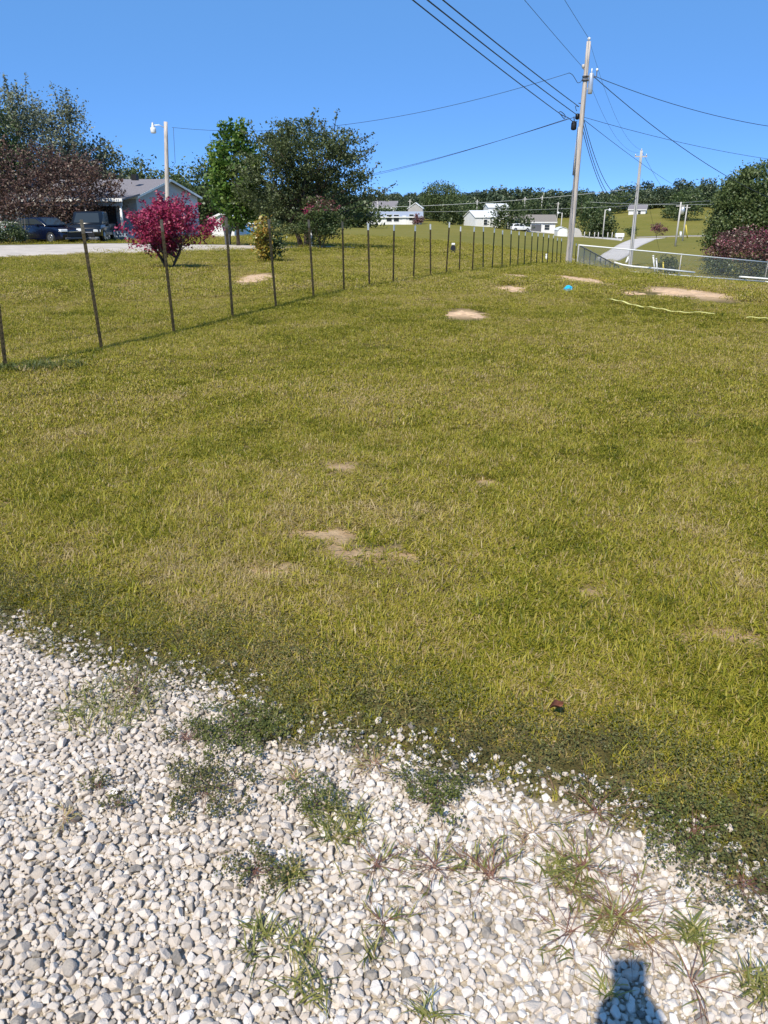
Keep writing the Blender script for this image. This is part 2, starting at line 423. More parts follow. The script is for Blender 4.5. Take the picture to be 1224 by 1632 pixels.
# ================================================================= GROUND
def mk_ground():
    ang = np.concatenate([np.linspace(-50, 50, 201), np.linspace(50, 310, 90)[1:-1]])
    th = np.radians(90 - ang)
    rr = np.concatenate([[0.02], np.exp(np.linspace(math.log(.3), math.log(4500), 230))])
    X = rr[:, None] * np.cos(th); Y = rr[:, None] * np.sin(th)
    Z = hz(X, Y).reshape(X.shape)
    Z = np.where(rr[:, None] > 1500, Z - (rr[:, None] - 1500) * .004, Z)
    P = np.stack([X, Y, Z], -1)
    me = grid_mesh('ground', P, closed=True)
    # flip so normals point up
    bm = bmesh.new(); bm.from_mesh(me); bmesh.ops.recalc_face_normals(bm, faces=bm.faces)
    if sum(f.normal.z for f in bm.faces) < 0: bmesh.ops.reverse_faces(bm, faces=bm.faces)
    bm.to_mesh(me); bm.free()
    x = X.ravel(); y = Y.ravel()
    e = np.where((np.hypot(x, y) < 30), edge_d(x, y), 5.0)
    e = np.where((y < 0) & (np.abs(x) < 40), np.where(np.hypot(x, y) < 25, -1, e), e)
    add_attr(me, 'lawn', sstep(e, -.05, .1))
    add_attr(me, 'dirt', np.maximum(spots(x, y, DIRT), .85 * spots(x, y, THIN)))
    m, N, L, o = mat('ground')
    p = N.new('ShaderNodeBsdfPrincipled'); p.inputs['Roughness'].default_value = .95; p.inputs['Specular IOR Level'].default_value = .1
    geo = N.new('ShaderNodeNewGeometry')
    def noise(s, d=5, st=None):
        n = N.new('ShaderNodeTexNoise'); n.inputs['Scale'].default_value = s; n.inputs['Detail'].default_value = d; n.inputs['Roughness'].default_value = .65
        if st:
            mp = N.new('ShaderNodeMapping'); mp.inputs['Scale'].default_value = st; L.new(geo.outputs['Position'], mp.inputs[0]); L.new(mp.outputs[0], n.inputs['Vector'])
        else: L.new(geo.outputs['Position'], n.inputs['Vector'])
        return n.outputs[0]
    def mix(f, a, b):
        x = N.new('ShaderNodeMix'); x.data_type = 'RGBA'
        for s, v in ((x.inputs[0], f), (x.inputs[6], a), (x.inputs[7], b)):
            if isinstance(v, tuple): s.default_value = (*v, 1)
            elif isinstance(v, (int, float)): s.default_value = v
            else: L.new(v, s)
        return x.outputs[2]
    def attr(n):
        a = N.new('ShaderNodeAttribute'); a.attribute_name = n; return a.outputs['Fac']
    def maprange(v, a, b):
        x = N.new('ShaderNodeMapRange'); x.inputs[1].default_value = a; x.inputs[2].default_value = b; L.new(v, x.inputs[0]); return x.outputs[0]
    soil = ramp(N, [(.3, (.058, .050, .016)), (.5, (.115, .094, .032)), (.7, (.22, .165, .078))]); L.new(noise(9, 8), soil.inputs[0])
    g1 = ramp(N, [(.25, (.150, .142, .020)), (.5, (.205, .182, .034)), (.75, (.26, .215, .060))]); L.new(noise(1.3, 9), g1.inputs[0])
    g2 = ramp(N, [(.35, (.120, .128, .026)), (.65, (.200, .170, .048))]); L.new(noise(.07, 6), g2.inputs[0])
    field = mix(.5, g1.outputs[0], g2.outputs[0])
    ln = N.new('ShaderNodeVectorMath'); ln.operation = 'LENGTH'; L.new(geo.outputs['Position'], ln.inputs[0])
    far = maprange(ln.outputs['Value'], 26, 48)
    base = mix(far, soil.outputs[0], field)
    dirtc = ramp(N, [(.3, (.40, .26, .15)), (.55, (.52, .36, .21)), (.75, (.62, .46, .29))]); L.new(noise(14, 7), dirtc.inputs[0])
    base = mix(attr('dirt'), base, dirtc.outputs[0])
    grav = ramp(N, [(.3, (.36, .30, .225)), (.6, (.52, .45, .36)), (.8, (.62, .56, .48))]); L.new(noise(38, 6), grav.inputs[0])
    base = mix(attr('lawn'), grav.outputs[0], base)
    L.new(base, p.inputs['Base Color'])
    b = N.new('ShaderNodeBump'); b.inputs['Strength'].default_value = .8; b.inputs['Distance'].default_value = .03
    L.new(noise(26, 6), b.inputs['Height']); L.new(b.outputs[0], p.inputs['Normal'])
    L.new(p.outputs[0], o.inputs[0])
    tag(link('ground', me, m), kind='structure')
mk_ground()

def drape(name, left, right, m, lift=.03, na=40, nb=7, kind='structure'):
    """sheet over the terrain between two polylines"""
    def res(pl, n):
        pl = np.array([(p[0], p[1]) for p in pl]); s = np.concatenate([[0], np.cumsum(np.hypot(*np.diff(pl, axis=0).T))])
        t = np.linspace(0, s[-1], n); return np.stack([np.interp(t, s, pl[:, 0]), np.interp(t, s, pl[:, 1])], 1)
    A = res(left, na); B = res(right, na)
    w = np.linspace(0, 1, nb)[None, :, None]
    P = A[:, None] * (1 - w) + B[:, None] * w
    Z = hz(P[..., 0], P[..., 1]).reshape(P.shape[:2]) + lift
    PP = np.concatenate([P, Z[..., None]], -1)
    # turned down edge so the sheet has thickness
    top = grid_mesh(name, PP)
    bm = bmesh.new(); bm.from_mesh(top); bmesh.ops.recalc_face_normals(bm, faces=bm.faces)
    if sum(f.normal.z for f in bm.faces) < 0: bmesh.ops.reverse_faces(bm, faces=bm.faces)
    r = bmesh.ops.extrude_edge_only(bm, edges=[e for e in bm.edges if e.is_boundary])
    for v in r['geom']:
        if isinstance(v, bmesh.types.BMVert): v.co.z -= .15
    bm.to_mesh(top); bm.free()
    return tag(link(name, top, m), kind=kind)
M['drive'] = plain('drive', (.50, .44, .38), .95, vary=.18, scale=1.4, bump=.8, bscale=30)
M['road'] = plain('road', (.52, .48, .44), .9, vary=.10, scale=.6, bump=.3, bscale=20)
M['lane'] = plain('lane', (.30, .27, .23), .95, vary=.15, scale=1.0)
drape('driveway', [G(-420, 425), G(-150, 416), G(0, 411), G(100, 408), G(180, 405), G(300, 400.5), G(420, 397.5), G(565, 395.6)],
      [G(-420, 394), G(-150, 392.5), G(0, 391.5), G(100, 390), G(180, 388.6), G(300, 390.8), G(420, 392.6), G(565, 394.6)], M['drive'], .035, 60, 9)
drape('road', [onY(890, 62), G(929, 421, 45), G(960.5, 405, 50), G(982.7, 391.6, 50), G(1003.7, 382.5, 50), G(1019, 379.8, 50)],
      [onY(950, 56), G(982.7, 417, 50), G(1010, 398.8, 50), G(1031, 387.5, 50), G(1044, 381.5, 50), G(1062, 379.0, 50)], M['road'], .05, 50, 7)
drape('cross_road', [onY(1015, 178), onY(1080, 178), onY(1150, 176), onY(1300, 172)], [onY(1012, 183), onY(1080, 183), onY(1150, 181), onY(1310, 177)], M['lane'], .10, 30, 5)
drape('gravel_path', [G(838, 369.5, 60), G(880, 372.5, 60), G(920, 376.8, 60), G(990, 384, 60)], [G(838, 367.9, 60), G(880, 370.8, 60), G(920, 374.6, 60), G(994, 381, 60)], M['rail_white'] if False else M['gutter_dirt'], .12, 40, 4)

# ================================================================= LAWN GRASS (stuff)
def tuft_mesh(name, nb, rad, lmin, lmax, wid, seed, flat=.9):
    g = np.random.default_rng(seed)
    V = []; T = []
    n = nb
    a = g.random(n) * 2 * np.pi; r = rad * np.sqrt(g.random(n))
    bx, by = r * np.cos(a), r * np.sin(a)
    dirn = g.random(n) * 2 * np.pi
    ln = lmin + (lmax - lmin) * g.random(n) ** 1.5
    w = wid * (.6 + .8 * g.random(n))
    lean0 = .15 + .75 * g.random(n) * flat; bend = .3 + 1.1 * g.random(n)
    dx, dy = np.cos(dirn), np.sin(dirn); sx, sy = -dy, dx
    tint = np.clip(g.normal(.48, .20, n), 0, 1); dry = g.random(n) < .085; tint[dry] = .84 + .15 * g.random(dry.sum())
    pts = []
    x, y, z = bx.copy(), by.copy(), np.full(n, -.005); th = lean0.copy()
    segs = 3
    rows = [(x.copy(), y.copy(), z.copy(), w)]
    for k in range(segs):
        st = ln / segs
        x = x + dx * np.sin(th) * st; y = y + dy * np.sin(th) * st; z = z + np.cos(th) * st
        th = np.minimum(th + bend / segs, 1.75)
        rows.append((x.copy(), y.copy(), np.maximum(z, .004), w * (1 - ((k + 1) / segs) ** 2 * .93)))
    q = []
    for (x0, y0, z0, w0), (x1, y1, z1, w1) in zip(rows[:-1], rows[1:]):
        q.append(np.stack([np.stack([x0 - sx * w0 / 2, y0 - sy * w0 / 2, z0], 1), np.stack([x0 + sx * w0 / 2, y0 + sy * w0 / 2, z0], 1),
                           np.stack([x1 + sx * w1 / 2, y1 + sy * w1 / 2, z1], 1), np.stack([x1 - sx * w1 / 2, y1 - sy * w1 / 2, z1], 1)], 1))
    Q = np.concatenate(q, 0)
    me = quads_mesh(name, Q.reshape(-1, 3), len(Q))
    add_attr(me, 'tint', np.repeat(np.tile(tint, segs), 4))
    return me
M['blade'] = leafmat('blade', [(0, (.080, .098, .010)), (.22, (.195, .206, .015)), (.5, (.372, .334, .036)), (.70, (.435, .362, .064)), (.86, (.385, .285, .11)), (1, (.50, .39, .20))], .35, .02, inst=True)
def grass_tint(x, y, g):
    t = .5 + (fbm(x, y, .16, 1, 2) - .5) * .40 + (fbm(x, y, .5, 6) - .5) * .35 + (fbm(x, y, 1.8, 2) - .5) * .36 + .16 * sstep(fbm(x, y, .7, 61), .58, .75) - .16 * sstep(fbm(x, y, .7, 66), .56, .75) + (fbm(x, y, 6, 3) - .5) * .30 + g.normal(0, .13, len(x)) + np.where(g.random(len(x)) < .12, -.22, 0)
    return t
def sector(n, d0, d1, a0=-43, a1=43, g=rng):
    d = np.sqrt(d0 * d0 + (d1 * d1 - d0 * d0) * g.random(n)); a = np.radians(a0 + (a1 - a0) * g.random(n))
    return d * np.sin(a), d * np.cos(a)
PA = protos('tuft', [(tuft_mesh('tuft', 38, .045, .011, .042, .0034, 10 + i, 2.0), M['blade']) for i in range(10)])
PB = protos('patch', [(tuft_mesh('patch', 125, .13, .012, .040, .0042, 30 + i, 2.0), M['blade']) for i in range(8)])
PC = protos('sward', [(tuft_mesh('sward', 230, .30, .014, .040, .0080, 50 + i, 2.0), M['blade']) for i in range(6)])
PD = protos('meadow', [(tuft_mesh('meadow', 220, .65, .02, .05, .018, 70 + i, 2.0), M['blade']) for i in range(6)])
def clear_of_roads(x, y):
    # driveway strip: between its two photo rows
    return np.ones(len(x), bool)
DRV_A = np.array([(p.x, p.y) for p in (G(-420, 425), G(-150, 416), G(0, 411), G(100, 408), G(180, 405), G(300, 400.5), G(420, 397.5), G(565, 395.6))])
DRV_B = np.array([(p.x, p.y) for p in (G(-420, 394), G(-150, 392.5), G(0, 391.5), G(100, 390), G(180, 388.6), G(300, 390.8), G(420, 392.6), G(565, 394.6))])
POLY = np.concatenate([DRV_A, DRV_B[::-1]])
def in_poly(x, y, P):
    c = np.zeros(len(x), bool)
    for (x0, y0), (x1, y1) in zip(P, np.roll(P, -1, 0)):
        k = ((y0 > y) != (y1 > y)) & (x < (x1 - x0) * (y - y0) / (y1 - y0 + 1e-12) + x0); c ^= k
    return c
def lay_grass(name, coll, np_, n, d0, d1, sc, label):
    w_ = 80 if d1 < 7 else (60 if d1 < 20 else 46)
    x, y = sector(n, d0, d1, -w_, w_)
    e = np.where(np.hypot(x, y) < 8, edge_d(x, y), 5)
    e0 = .13 + .10 * sstep(x, -.3, .2) + .06 * sstep(x, .3, .9)
    keep = rng.random(n) < np.maximum(sstep(e - e0 + (fbm(x, y, .25, 4) - .5) * .22, .0, .30), .10 * (e > .05))
    ds = spots(x, y, DIRT12, .5); th = spots(x, y, THIN, .9)
    keep &= rng.random(n) > np.maximum(ds * 1.0, th * 1.0)
    keep &= rng.random(n) > .62 * sstep(fbm(x, y, .38, 11), .46, .70)
    keep &= ~in_poly(x, y, POLY)
    x, y = x[keep], y[keep]; n = len(x)
    z = hz(x, y)
    t = grass_tint(x, y, rng) + .18 * spots(x, y, THIN, .9)
    # the rut along the fence line is greener
    f = np.abs((x + 3.83) * .922 - (y - 7.67) * .387)
    t = t - .13 * (1 - sstep(f, .1, .5)) + (.03 if name else 0)
    rot = np.stack([rng.normal(0, .12, n), rng.normal(0, .12, n), rng.random(n) * 6.28], 1)
    s = sc * (.75 + .6 * rng.random(n)) * (.8 + .5 * fbm(x, y, 1.1, 21)); s = s * np.where(rng.random(n) < .04, 1.35, 1.0); S = np.stack([s, s, s * (.7 + .6 * rng.random(n)) * (.7 + .7 * fbm(x, y, .6, 23))], 1)
    scatter(name, coll, np.stack([x, y, z], 1), rot, S, rng.integers(0, np_, n), t, label)
lay_grass('grass', PA, 10, 112000, 1.0, 6.0, 1.0, 'mown olive green lawn blades near the gravel edge')
lay_grass('grass', PB, 8, 78000, 5.6, 15, 1.0, 'mown olive lawn across the middle of the yard')
lay_grass('grass', PC, 6, 49000, 14.5, 34, 1.0, 'mown lawn rising to the end of the post row')
lay_grass('grass', PD, 6, 22000, 33, 75, 1.0, 'distant mown grass around the driveway and field')

# coarse yellow green clumps standing out of the mown lawn
PE = protos('coarse', [(tuft_mesh('coarse', 16, .022, .030, .085, .0052, 90 + i, 1.7), M['blade']) for i in range(8)])
x, y = sector(24000, 1.3, 13, -65, 65)
e = np.where(np.hypot(x, y) < 8, edge_d(x, y), 5)
k = (rng.random(len(x)) < .75 * sstep(fbm(x, y, .5, 81), .48, .64) + .10) & (e > .16) & (rng.random(len(x)) < 1.25 - .07 * np.hypot(x, y)) & (spots(x, y, DIRT12, .5) < .3)
x, y = x[k], y[k]; n = len(x)
s = rng.uniform(.6, 1.1, n)
scatter('grass', PE, np.stack([x, y, hz(x, y)], 1), np.stack([rng.normal(0, .12, n), rng.normal(0, .12, n), rng.random(n) * 6.28], 1), np.stack([s, s, s * rng.uniform(.6, 1.0, n)], 1), rng.integers(0, 8, n), rng.normal(.44, .10, n), 'coarse brighter grass clumps scattered through the near lawn')

# ================================================================= GRAVEL (stuff)
def icosphere(sub):
    bm = bmesh.new(); bmesh.ops.create_icosphere(bm, subdivisions=sub, radius=1.0)
    v = np.array([x.co for x in bm.verts]); f = [[q.index for q in p.verts] for p in bm.faces]; bm.free(); return v, f
_iv, _if = icosphere(3)
def stone_mesh(seed):
    g = np.random.default_rng(seed)
    n = int(g.integers(15, 25)); v = g.normal(size=(n, 3)); v /= np.linalg.norm(v, axis=1)[:, None]
    v *= (.88 + .24 * g.random(n))[:, None]
    v *= np.array([1.05, g.uniform(.66, .95), g.uniform(.5, .8)])
    bm = bmesh.new()
    for p in v: bm.verts.new(p)
    r = bmesh.ops.convex_hull(bm, input=bm.verts)
    bmesh.ops.delete(bm, geom=[x for x in r['geom_interior'] if isinstance(x, bmesh.types.BMVert)], context='VERTS')
    bmesh.ops.dissolve_limit(bm, angle_limit=R(16), verts=bm.verts, edges=bm.edges)
    bmesh.ops.bevel(bm, geom=list(bm.edges), offset=.17, segments=2, profile=.5, affect='EDGES', clamp_overlap=True)
    bmesh.ops.triangulate(bm, faces=bm.faces)
    bmesh.ops.subdivide_edges(bm, edges=bm.edges, cuts=1)
    for p in bm.verts: p.co *= 1 + .07 * (float(vnoise(p.co.x * 2.2 + seed, p.co.y * 2.2 + p.co.z * 1.7, 1.0)) - .5)
    me = bpy.data.meshes.new('stone'); bm.to_mesh(me); bm.free(); me.update(); return me
def stone_mat():
    m, N, L, o = mat('limestone')
    p = N.new('ShaderNodeBsdfPrincipled'); p.inputs['Roughness'].default_value = .85; p.inputs['Specular IOR Level'].default_value = .25
    a = N.new('ShaderNodeAttribute'); a.attribute_type = 'INSTANCER'; a.attribute_name = 'itint'
    r = ramp(N, [(0, (.20, .18, .16)), (.14, (.34, .30, .26)), (.32, (.47, .40, .335)), (.55, (.56, .485, .415)), (.80, (.645, .570, .50)), (1, (.75, .69, .63))])
    tc = N.new('ShaderNodeTexCoord')
    nz = N.new('ShaderNodeTexNoise'); nz.inputs['Scale'].default_value = 2.2; nz.inputs['Detail'].default_value = 8; nz.inputs['Roughness'].default_value = .7
    oi = N.new('ShaderNodeObjectInfo')
    vm = N.new('ShaderNodeVectorMath'); vm.operation = 'MULTIPLY_ADD'; vm.inputs[1].default_value = (1, 1, 1)
    L.new(tc.outputs['Object'], vm.inputs[0])
    cb = N.new('ShaderNodeCombineXYZ'); ml = N.new('ShaderNodeMath'); ml.operation = 'MULTIPLY'; ml.inputs[1].default_value = 40
    L.new(oi.outputs['Random'], ml.inputs[0]); L.new(ml.outputs[0], cb.inputs[0]); L.new(cb.outputs[0], vm.inputs[2]); L.new(vm.outputs[0], nz.inputs['Vector'])
    s = N.new('ShaderNodeMath'); s.operation = 'MULTIPLY_ADD'; s.inputs[1].default_value = .42; s.inputs[2].default_value = -.21
    L.new(nz.outputs[0], s.inputs[0])
    ad = N.new('ShaderNodeMath'); ad.operation = 'ADD'; L.new(s.outputs[0], ad.inputs[0]); L.new(a.outputs['Fac'], ad.inputs[1]); ad.use_clamp = True
    L.new(ad.outputs[0], r.inputs[0]); L.new(r.outputs[0], p.inputs['Base Color'])
    n2 = N.new('ShaderNodeTexNoise'); n2.inputs['Scale'].default_value = 7; n2.inputs['Detail'].default_value = 8; L.new(vm.outputs[0], n2.inputs['Vector'])
    b = N.new('ShaderNodeBump'); b.inputs['Strength'].default_value = .35; b.inputs['Distance'].default_value = .12
    L.new(n2.outputs[0], b.inputs['Height']); L.new(b.outputs[0], p.inputs['Normal'])
    L.new(p.outputs[0], o.inputs[0]); return m
M['stone'] = stone_mat()
PS = protos('stone', [(stone_mesh(100 + i), M['stone']) for i in range(28)])
def pack(x0, x1, y0, y1, tiers):
    cell = .037; grid = {}; P = []
    g = random.Random(5)
    for n, ra, rb, f in tiers:
        xs = np.array([g.uniform(x0, x1) for _ in range(n)]); ys = np.array([g.uniform(y0, y1) for _ in range(n)])
        e = edge_d(xs, ys); ok = e < .30
        far = (ys < .75) | (np.abs(xs) > 2.1)
        for x, y, ee, k, fr in zip(xs, ys, e, ok, far):
            if not k: continue
            if ee > .0 and g.random() < .70 + ee * 1.4: continue
            r = g.uniform(rb, ra)
            ci, cj = int(x // cell), int(y // cell); bad = False
            for i in (ci - 1, ci, ci + 1):
                for j in (cj - 1, cj, cj + 1):
                    for (px, py, pr) in grid.get((i, j), ()):
                        if (px - x) ** 2 + (py - y) ** 2 < ((pr + r) * f) ** 2: bad = True; break
                    if bad: break
                if bad: break
            if bad: continue
            grid.setdefault((ci, cj), []).append((x, y, r)); P.append((x, y, r, ee))
    return np.array(P)
ST = pack(-3.7, 3.2, .3, 3.6, [(1900, .0185, .0155, .84), (16000, .0150, .0125, .79), (78000, .0122, .0090, .77), (165000, .0088, .0058, .75), (200000, .0056, .0030, .72)])
n = len(ST)
# lower layer that fills the gaps
n2 = 42000
lx = rng.uniform(-3.7, 3.2, n2); ly = rng.uniform(.3, 3.6, n2); ld = edge_d(lx, ly)
kk = ld < .02; lx, ly = lx[kk], ly[kk]; n2 = len(lx); lr = rng.uniform(.006, .011, n2)
sx = np.concatenate([ST[:, 0], lx]); sy = np.concatenate([ST[:, 1], ly]); sr = np.concatenate([ST[:, 2], lr])
szz = np.concatenate([ST[:, 2] * .30 + rng.uniform(-.0025, .0035, n), rng.uniform(-.008, -.001, n2)])
N_ = len(sx)
st_t = rng.beta(3.0, 2.0, N_) * .9 + .05
st_t = st_t + (fbm(sx, sy, .5, 30) - .5) * .35 + .05 + .17 * sstep(sx, -.5, .8) - .14 * (1 - sstep(sx, -1.0, -.2)) * (1 - sstep(sy, 1.2, 1.9))
dark = rng.random(N_) < .05; st_t[dark] = rng.uniform(.0, .2, dark.sum())
srot = np.stack([rng.normal(0, .26, N_), rng.normal(0, .26, N_), rng.random(N_) * 6.28], 1)
sk = sr * 1.2
scatter('gravel', PS, np.stack([sx, sy, szz + .004], 1), srot, np.stack([sk, sk, sk * rng.uniform(.9, 1.25, N_)], 1), rng.integers(0, 28, N_), st_t, 'loose white limestone gravel at the bottom of the picture')

# ================================================================= LOW WEEDS
def leaf_arr(C, size, g, up=.6, aspect=.55):
    n = len(C)
    nr = g.normal(size=(n, 3)); nr[:, 2] = np.abs(nr[:, 2]) + up; nr /= np.linalg.norm(nr, axis=1)[:, None]
    t = g.normal(size=(n, 3)); t -= nr * (t * nr).sum(1)[:, None]; t /= np.linalg.norm(t, axis=1)[:, None]
    b = np.cross(nr, t)
    s = np.asarray(size).reshape(-1, 1)
    return np.stack([C - t * s / 2, C + b * s * aspect / 2, C + t * s / 2, C - b * s * aspect / 2], 1).reshape(-1, 3)
def leaf_mesh(name, C, size, tint, g, up=.6, aspect=.55):
    me = quads_mesh(name, leaf_arr(C, size, g, up, aspect), len(C)); add_attr(me, 'tint', np.repeat(tint, 4)); return me
M['weed'] = leafmat('weed', [(0, (.070, .058, .028)), (.35, (.115, .118, .042)), (.6, (.170, .175, .058)), (.82, (.27, .225, .090)), (1, (.40, .28, .16))], .3, .015)
M['weed_green'] = leafmat('weed_green', [(0, (.055, .065, .018)), (.5, (.120, .142, .036)), (1, (.22, .23, .065))], .3, .015)
def weed_density(x, y):
    e = edge_d(x, y); nz = fbm(x, y, .16, 40, 4)
    e2 = e + (nz - .5) * (.22 + .22 * sstep(x, .1, .6))
    d = sstep(e2, -.02, .05) * (1 - sstep(e2, .34, .60)) * (1 - .72 * sstep(fbm(x, y, .07, 47), .58, .70))
    low = sstep(nz + .12 * fbm(x, y, .5, 41), .62, .70) * (x > .05) * sstep(e, -.22, -.03) * (e < .02)
    return np.maximum(d, low * .9)
n = 800000
wx = rng.uniform(-4.2, 3.4, n); wy = rng.uniform(.2, 3.8, n)
k = rng.random(n) < weed_density(wx, wy); wx, wy = wx[k], wy[k]
k = rng.random(len(wx)) > .28 * sstep(vnoise(wx, wy, .035, 6), .5, .75); wx, wy = wx[k], wy[k]
wz = .008 + rng.gamma(2.0, .006, len(wx)) + .016 * fbm(wx, wy, .09, 14)
wt = np.clip(.40 + (fbm(wx, wy, .3, 44) - .5) * .7 + rng.normal(0, .17, len(wx)), 0, 1)
me = leaf_mesh('ground_cover', np.stack([wx, wy, wz], 1), rng.uniform(.005, .0105, len(wx)), wt, rng, .8, .6)
tag(link('ground_cover', me, M['weed']), 'dark creeping weeds between lawn and gravel', None, None, 'stuff')

M['blade_plain'] = leafmat('blade_plain', [(0, (.075, .095, .02)), (.35, (.17, .19, .035)), (.6, (.31, .29, .07)), (.8, (.43, .34, .14)), (1, (.56, .45, .26))], .35, .05)
M['stem_red'] = leafmat('stem_red', [(0, (.12, .05, .035)), (.5, (.25, .115, .07)), (1, (.44, .28, .15))], .15, .06)
def ribbon(V, T, p0, az, ln, w, rise, g, tint, segs=4, curl=.4, droop=1.6):
    x, y, z = p0; th = rise; a = az
    rows = []
    for k in range(segs + 1):
        ww = w * (1 - (k / segs) ** 2 * .9) / 2
        sxx, syy = -math.sin(a) * ww, math.cos(a) * ww
        rows.append(((x - sxx, y - syy, z), (x + sxx, y + syy, z)))
        st = ln / segs
        x += math.cos(a) * math.cos(th) * st; y += math.sin(a) * math.cos(th) * st; z = max(.006, z + math.sin(th) * st)
        th -= droop * rise / segs; a += g.uniform(-curl, curl) / segs
    for (a0, b0), (a1, b1) in zip(rows[:-1], rows[1:]):
        V += [a0, b0, b1, a1]; T += [tint] * 4
    return (x, y, z), a
def weed_tuft(px, py, label, kind, rad, nst, g_seed, group=None):
    g = random.Random(g_seed)
    p = flat(px, py); e = thing('weed_tuft', (p[0], p[1], .012), label, 'weed', group)
    if kind in ('crab', 'dry'):
        V, T = [], []; V2, T2 = [], []
        for i in range(nst):
            az = g.uniform(0, 6.283); ln = rad * g.uniform(.5, 1.15)
            tip, a = ribbon(V, T, (g.uniform(-.01, .01), g.uniform(-.01, .01), .006), az, ln, g.uniform(.0014, .0026), g.uniform(.1, .6), g, g.uniform(0, .7) if kind == 'crab' else g.uniform(.6, 1), 5)
            for q in range(g.randint(1, 4)):                   # side runners and seed fingers
                f = g.uniform(.3, 1.0); s0 = (tip[0] * f, tip[1] * f, max(.006, tip[2] * f + .004))
                ribbon(V, T, s0, a + g.uniform(-1.0, 1.0), ln * g.uniform(.25, .5), .0013, g.uniform(.1, .7), g, g.uniform(.1, .9), 3)
            for q in range(g.randint(1, 3)):
                f = g.uniform(.1, .8); s0 = (tip[0] * f, tip[1] * f, max(.006, tip[2] * f))
                ribbon(V2, T2, s0, a + g.uniform(-1.2, 1.2), g.uniform(.02, .06), g.uniform(.003, .005), g.uniform(.2, 1.0), g, g.uniform(.2, .75) if kind == 'crab' else g.uniform(.55, 1), 3)
        me = quads_mesh('stems', np.array(V), len(V) // 4); add_attr(me, 'tint', T); link('stems', me, M['stem_red'], e)['kind'] = 'stuff'
        me = quads_mesh('blades', np.array(V2), len(V2) // 4); add_attr(me, 'tint', T2); link('blades', me, M['blade_plain'], e)['kind'] = 'stuff'
    elif kind == 'grass':
        V2, T2 = [], []
        for i in range(nst):
            rr = rad * .55 * math.sqrt(g.random()); aa = g.uniform(0, 6.283)
            ribbon(V2, T2, (rr * math.cos(aa), rr * math.sin(aa), .0), g.uniform(0, 6.283), g.uniform(.03, .085), g.uniform(.0028, .0048), g.uniform(.25, 1.25), g, min(1, max(0, g.gauss(.5, .2))), 3)
        me = quads_mesh('blades', np.array(V2), len(V2) // 4); add_attr(me, 'tint', T2); link('blades', me, M['blade_plain'], e)['kind'] = 'stuff'
    else:                                                     # mat of tiny leaves, kind = mat
        nst = int(nst * 1.25)
        gg = np.random.default_rng(g_seed); n = nst
        a = gg.random(n) * 6.283; r = rad * np.sqrt(gg.random(n)) * (.55 + .9 * vnoise(np.cos(a) * 3 + 9, np.sin(a) * 3 + g_seed, 1.0))
        x, y = r * np.cos(a) * 1.25, r * np.sin(a)
        k = vnoise(x + g_seed, y, .05) > .33; x, y = x[k], y[k]; n = len(x)
        z = gg.gamma(2, .007, n) + .014
        me = leaf_mesh('leaves', np.stack([x, y, z], 1), gg.uniform(.005, .011, n), np.clip(gg.normal(.42 if kind == 'mat' else .5, .22, n), 0, 1), gg, .8, .6)
        link('leaves', me, M['weed'] if kind == 'mat' else M['weed_green'], e)
        V, T = [], []
        for i in range(26):
            ribbon(V, T, (g.uniform(-.01, .01), g.uniform(-.01, .01), .01), g.uniform(0, 6.283), rad * g.uniform(.5, 1.1), .0016, g.uniform(.05, .4), g, g.uniform(0, .6), 4)
        me = quads_mesh('stems', np.array(V), len(V) // 4); add_attr(me, 'tint', T); link('stems', me, M['stem_red'], e)['kind'] = 'stuff'
    return e
